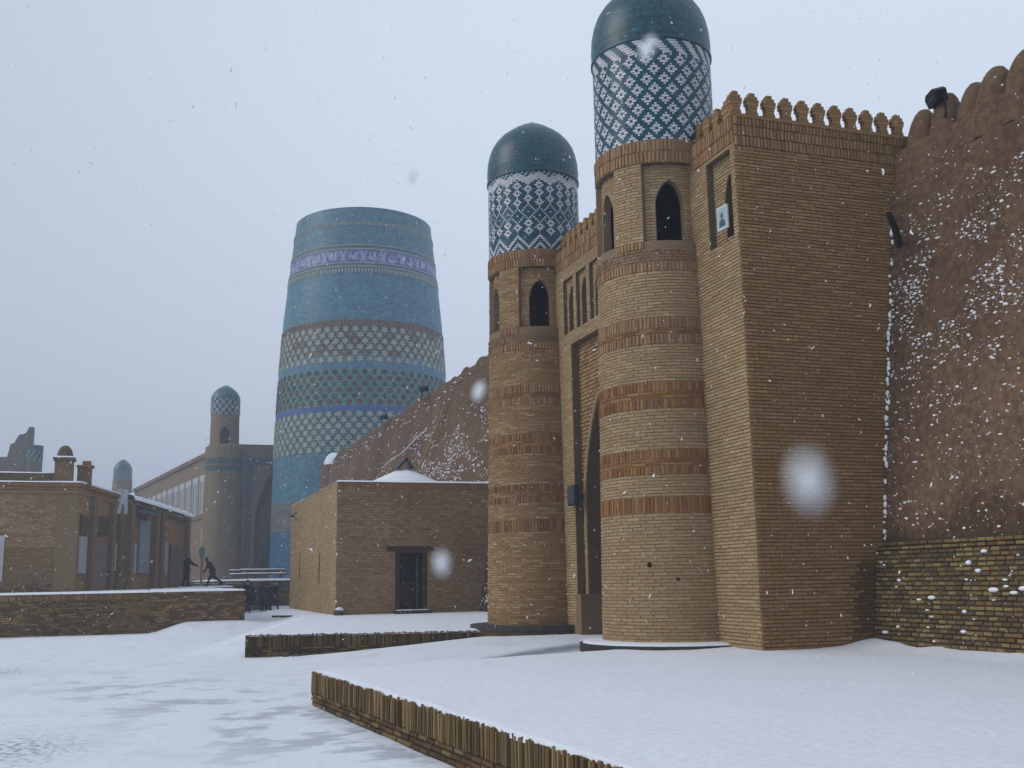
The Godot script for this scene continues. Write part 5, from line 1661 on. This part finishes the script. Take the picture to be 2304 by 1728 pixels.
func person(label: String, at: Vector3, yaw: float, tall: float, stride: float, lean: float, arms: Vector2, coat: Color, legs: Color, hat: Color, group: String) -> void:
	var skin := Color(0.38, 0.22, 0.16)
	var shoe := Color(0.012, 0.012, 0.013)
	var bones := []
	var fingers := []
	var hip := Vector3(0, 0.90, 0)
	var low := 9.0
	for s in [-1.0, 1.0]:
		var a: float = stride * s
		var h: Vector3 = hip + Vector3(0.085 * s, 0, 0)
		var knee := h + Vector3(0.01 * s, -cos(a), sin(a) + 0.06) * 0.43
		var b: float = a - 0.12 - maxf(0.0, -a) * 1.1
		var ankle := knee + Vector3(0, -cos(b), sin(b)) * 0.42
		bones.append([h, knee, 0.098, 0.068, legs]); bones.append([knee, ankle, 0.066, 0.048, legs])
		var toe_up := clampf(b * 0.5, -0.6, 0.4)
		bones.append([ankle + Vector3(0, -0.03, -0.03), ankle + Vector3(0, -0.05 + 0.15 * toe_up, 0.16), 0.05, 0.042, shoe])
		low = minf(low, minf(ankle.y - 0.08, ankle.y - 0.092 + 0.15 * toe_up))
	var tilt := Basis(Vector3.RIGHT, lean)
	var up := func(p: Vector3): return hip + tilt * (p - hip)
	for s in [-0.07, 0.07]:
		bones.append([up.call(Vector3(s, 0.93, 0)), up.call(Vector3(s * 1.25, 1.32, 0.0)), 0.142, 0.142, coat])
		bones.append([up.call(Vector3(s, 0.93, 0)), hip + Vector3(s * 1.2, -0.28, 0.02), 0.138, 0.142, coat])
	bones.append([up.call(Vector3(-0.15, 1.385, 0)), up.call(Vector3(0.15, 1.385, 0)), 0.075, 0.075, coat])
	bones.append([up.call(Vector3(0, 1.42, 0)), up.call(Vector3(0, 1.50, 0.015)), 0.062, 0.056, coat])
	var hc: Vector3 = up.call(Vector3(0, 1.595, 0.03))
	bones.append([hc + Vector3(0, 0.015, -0.01), hc + Vector3(0, -0.035, 0.022), 0.093, 0.072, skin])
	bones.append([hc + Vector3(0, -0.005, 0.085), hc + Vector3(0, -0.025, 0.10), 0.012, 0.016, skin])
	for s in [-1.0, 1.0]: bones.append([hc + Vector3(0.088 * s, 0, 0.0), hc + Vector3(0.09 * s, -0.03, 0.0), 0.016, 0.014, skin])
	bones.append([hc + Vector3(0, 0.055, -0.02), hc + Vector3(0, 0.075, -0.015), 0.102, 0.085, hat])
	for s in [-1.0, 1.0]:
		var a: float = arms.x if s < 0 else arms.y
		var sh: Vector3 = up.call(Vector3(0.20 * s, 1.37, 0))
		var el: Vector3 = sh + Vector3(0.05 * s, -cos(a), sin(a)) * 0.29
		var f := a + 0.45
		var wr: Vector3 = el + Vector3(-0.02 * s, -cos(f), sin(f)) * 0.25
		bones.append([sh, el, 0.082, 0.068, coat]); bones.append([el, wr, 0.066, 0.052, coat])
		var dir := (wr - el).normalized()
		bones.append([wr, wr + dir * 0.075, 0.034, 0.036, skin])
		var side := Vector3(1, 0, 0).cross(dir).normalized()
		for k in 4:
			var r0 := wr + dir * 0.085 + side * (k - 1.5) * 0.021
			fingers.append([r0, r0 + dir * 0.04 + Vector3(-0.006 * s, 0, 0), r0 + dir * (0.068 + 0.006 * sin(k * 1.4)) + Vector3(-0.022 * s, 0, 0)])
		fingers.append([wr + dir * 0.03 + side * 0.03, wr + dir * 0.06 + side * 0.052, wr + dir * 0.085 + side * 0.052])
	var mb := MB.new()
	nets(mb, bones, 0.025, 0.05)
	for q in fingers: mb.tube(q, [0.010, 0.0095, 0.007], 6, skin)
	var k := tall / 1.69
	for i in mb.v.size(): mb.v[i] = (mb.v[i] - Vector3(0, low, 0)) * k
	var o := part("person", mb, M.cloth)
	tag(o, label, "person", group)
	o.position = at; o.rotation.y = yaw

func people() -> void:
	var black := Color(0.011, 0.012, 0.015); var navy := Color(0.014, 0.018, 0.03); var dark := Color(0.017, 0.016, 0.017)
	var g := "people on the platform"
	person("person in a long black coat standing on the platform by the low house", Vector3(2.15, 1.43, -60.6), 1.2, 1.74, 0.12, 0.10, Vector2(0.2, 0.75), black, black, dark, g)
	person("person in dark clothes stooping forward on the platform under the street lamp", Vector3(3.55, 1.43, -60.9), -1.5, 1.66, 0.40, 0.55, Vector2(0.25, -0.3), dark, black, black, g)
	g = "people walking past the corner"
	person("person in black half hidden behind the end of the retaining wall", Vector3(5.45, 0.0, -61.6), 0.3, 1.70, 0.22, 0.05, Vector2(0.2, -0.2), black, navy, black, g)
	person("person in a dark coat striding away with one leg stretched out", Vector3(5.85, 0.0, -62.6), -1.1, 1.68, 0.60, 0.14, Vector2(-0.4, 0.5), dark, black, dark, g)
	person("person in dark blue jacket, left one of the close pair by the brick corner", Vector3(6.42, 0.0, -63.2), 2.9, 1.55, 0.18, 0.05, Vector2(0.1, -0.1), navy, black, black, g)
	person("person in black hooded coat at the front of the group by the brick corner", Vector3(6.92, 0.0, -61.8), 0.5, 1.70, 0.42, 0.12, Vector2(0.4, -0.3), black, dark, black, g)
	person("shorter person in dark grey between the pair at the brick corner", Vector3(6.72, 0.0, -62.7), 3.3, 1.52, 0.25, 0.08, Vector2(0.2, 0.0), dark, black, navy, g)

# ------------------------------------------------------------------ falling snow
func falling_snow() -> void:
	var places := []
	while places.size() < 42000:
		var p := Vector3(rng.randf_range(-13, 19), rng.randf_range(-0.1, 15.0), rng.randf_range(-46, 2.5))
		if p.distance_to(EYE) < 4.0: continue
		if p.x > 8.0 and p.z < -14.2 and p.z > -24.5: continue
		if p.x > 10.9: continue
		var s := 0.0048 + pow(rng.randf(), 3.0) * 0.0085
		var b := Basis.from_euler(Vector3(rng.randf_range(-0.5, 0.5), rng.randf() * TAU, 0.5 + rng.randf_range(-0.7, 0.7)))
		places.append(Transform3D(b.scaled_local(Vector3(s * rng.randf_range(0.6, 1.0), s * rng.randf_range(1.0, 2.7), s * 0.8)), p))
	scatter("falling_snow", null, flake, M.white, places)
	# a few flakes drifting close by
	var close := []
	var spots := [Vector3(0.048, 1.607, -0.07), Vector3(0.052, 1.603, -0.193), Vector3(0.074, 1.724, -0.308), Vector3(0.087, 1.652, -0.282), Vector3(0.105, 1.72, -0.205)]
	for k in spots.size(): close.append(Transform3D(Basis.from_euler(Vector3(0.3, 0.5 * k, 0.35)).scaled_local(Vector3(0.0011, 0.0021, 0.001) * (1.0 + 0.12 * k)), spots[k]))
	scatter("drifting_snow", null, lump, M.white, close)

# ------------------------------------------------------------------
func _ready() -> void:
	# camera
	var cam := Camera3D.new()
	cam.name = "camera"
	var lens := CameraAttributesPhysical.new()
	lens.frustum_focal_length = 33.3; lens.frustum_focus_distance = 18.0; lens.exposure_aperture = 11.0
	lens.frustum_near = 0.03; lens.frustum_far = 2500.0
	cam.attributes = lens
	cam.fov = 39.66; cam.near = 0.03; cam.far = 2500.0
	cam.position = EYE
	cam.rotation = Vector3(deg_to_rad(10.3486), -deg_to_rad(18.956), -0.017)
	add_child(cam)
	cam.fov = 39.66
	view_back = Transform3D(Basis.from_euler(cam.rotation), EYE).affine_inverse()
	# overcast sky
	var sm := PanoramaSkyMaterial.new()
	var im := Image.create(256, 128, false, Image.FORMAT_RGBF)
	var cloud := FastNoiseLite.new(); cloud.seed = 5; cloud.frequency = 1.1; cloud.fractal_octaves = 3
	for j in 128:
		var el := PI * (0.5 - (j + 0.5) / 128.0)
		for i in 256:
			var az := TAU * (i + 0.5) / 256.0 # 0 straight down -z, growing to +x
			var d := Vector3(cos(el) * sin(az), sin(el), -cos(el) * cos(az))
			var up := pow(clampf(sin(maxf(el, 0.0)) / 0.45, 0.0, 1.0), 0.7)
			var k := lerpf(0.80, 1.0, smoothstep(-0.32, 0.34, d.x)) * (1.0 + 0.025 * cloud.get_noise_3dv(d))
			var low := Color8(207, 218, 237).srgb_to_linear(); var high := Color8(213, 226, 243).srgb_to_linear()
			var c := low.lerp(high, up) * k
			if el < 0.0: c = low * 0.9 * k
			im.set_pixel(i, j, c)
	sm.panorama = ImageTexture.create_from_image(im)
	var sky := Sky.new(); sky.sky_material = sm
	var env := Environment.new()
	env.background_mode = Environment.BG_SKY; env.sky = sky
	env.tonemap_mode = Environment.TONE_MAPPER_LINEAR
	env.tonemap_exposure = 1.07
	env.sdfgi_enabled = true; env.ssao_enabled = true; env.ssil_enabled = true
	env.fog_enabled = true; env.fog_density = 0.0030; env.fog_light_color = Color8(214, 224, 240)
	var we := WorldEnvironment.new(); we.name = "world"; we.environment = env
	add_child(we)
	var sun := DirectionalLight3D.new()
	sun.name = "sun"
	sun.light_energy = 0.40; sun.light_angular_distance = 28.0; sun.light_color = Color(1.0, 0.985, 0.96); sun.shadow_enabled = true
	sun.sky_mode = DirectionalLight3D.SKY_MODE_LIGHT_ONLY
	sun.rotation = Vector3(deg_to_rad(-34), deg_to_rad(-97), 0)
	add_child(sun)

	rng.seed = 20240117
	low_noise.seed = 4; low_noise.frequency = 0.02; low_noise.fractal_octaves = 3
	fine_noise.seed = 8; fine_noise.frequency = 0.06; fine_noise.fractal_octaves = 3
	make_materials()
	M.white = surf(0.95); M.white.vertex_color_use_as_albedo = false; M.white.albedo_color = Color(0.86, 0.87, 0.89).linear_to_srgb()
	M.rubble = surf(0.95); M.rubble.vertex_color_use_as_albedo = false; M.rubble.albedo_color = Color(0.12, 0.09, 0.06).linear_to_srgb()
	M.glass_dark = surf(0.12); M.glass_dark.metallic_specular = 0.6
	var sp := SphereMesh.new()
	sp.radius = 1.0; sp.height = 2.0; sp.radial_segments = 6; sp.rings = 3
	lump = sp
	var fm := MB.new() # a clump of crystals
	for k in 5:
		var at := Vector3(rng.randf_range(-0.45, 0.45), rng.randf_range(-0.55, 0.55), rng.randf_range(-0.4, 0.4))
		var r := rng.randf_range(0.3, 0.55)
		for q in 8:
			var sx := Vector3(r if q & 1 else -r, 0, 0); var sy := Vector3(0, r if q & 2 else -r, 0); var sz := Vector3(0, 0, r if q & 4 else -r)
			fm.tri(at + sx, at + sy, at + sz, Color.WHITE)
	flake = fm.mesh(M.white)

	ground()
	terraces()
	gatehouse()
	gate_tower(-16.12, 0.47, "near gate tower, the larger one, with white flower tiles on its blue drum", 0, {"plain": TAN, "mid": RUST, "low": RUST, "high": GOLD}, 250, 270)
	gate_tower(-22.4, 0.60, "far gate tower, whole pointed dome in view, with white zigzag tiles", 1, {"plain": BROWN + [TAN[1], TAN[4]], "mid": RUST, "low": [RUST[0], RUST[3], BROWN[3], GOLD[3]], "high": GOLD + [RUST[2]]}, 220, 0)
	mud_walls()
	domed_building()
	raised_platform()
	old_house()
	low_house()
	minaret()
	madrasa()
	far_platform()
	street_lamp()
	people()
	falling_snow()
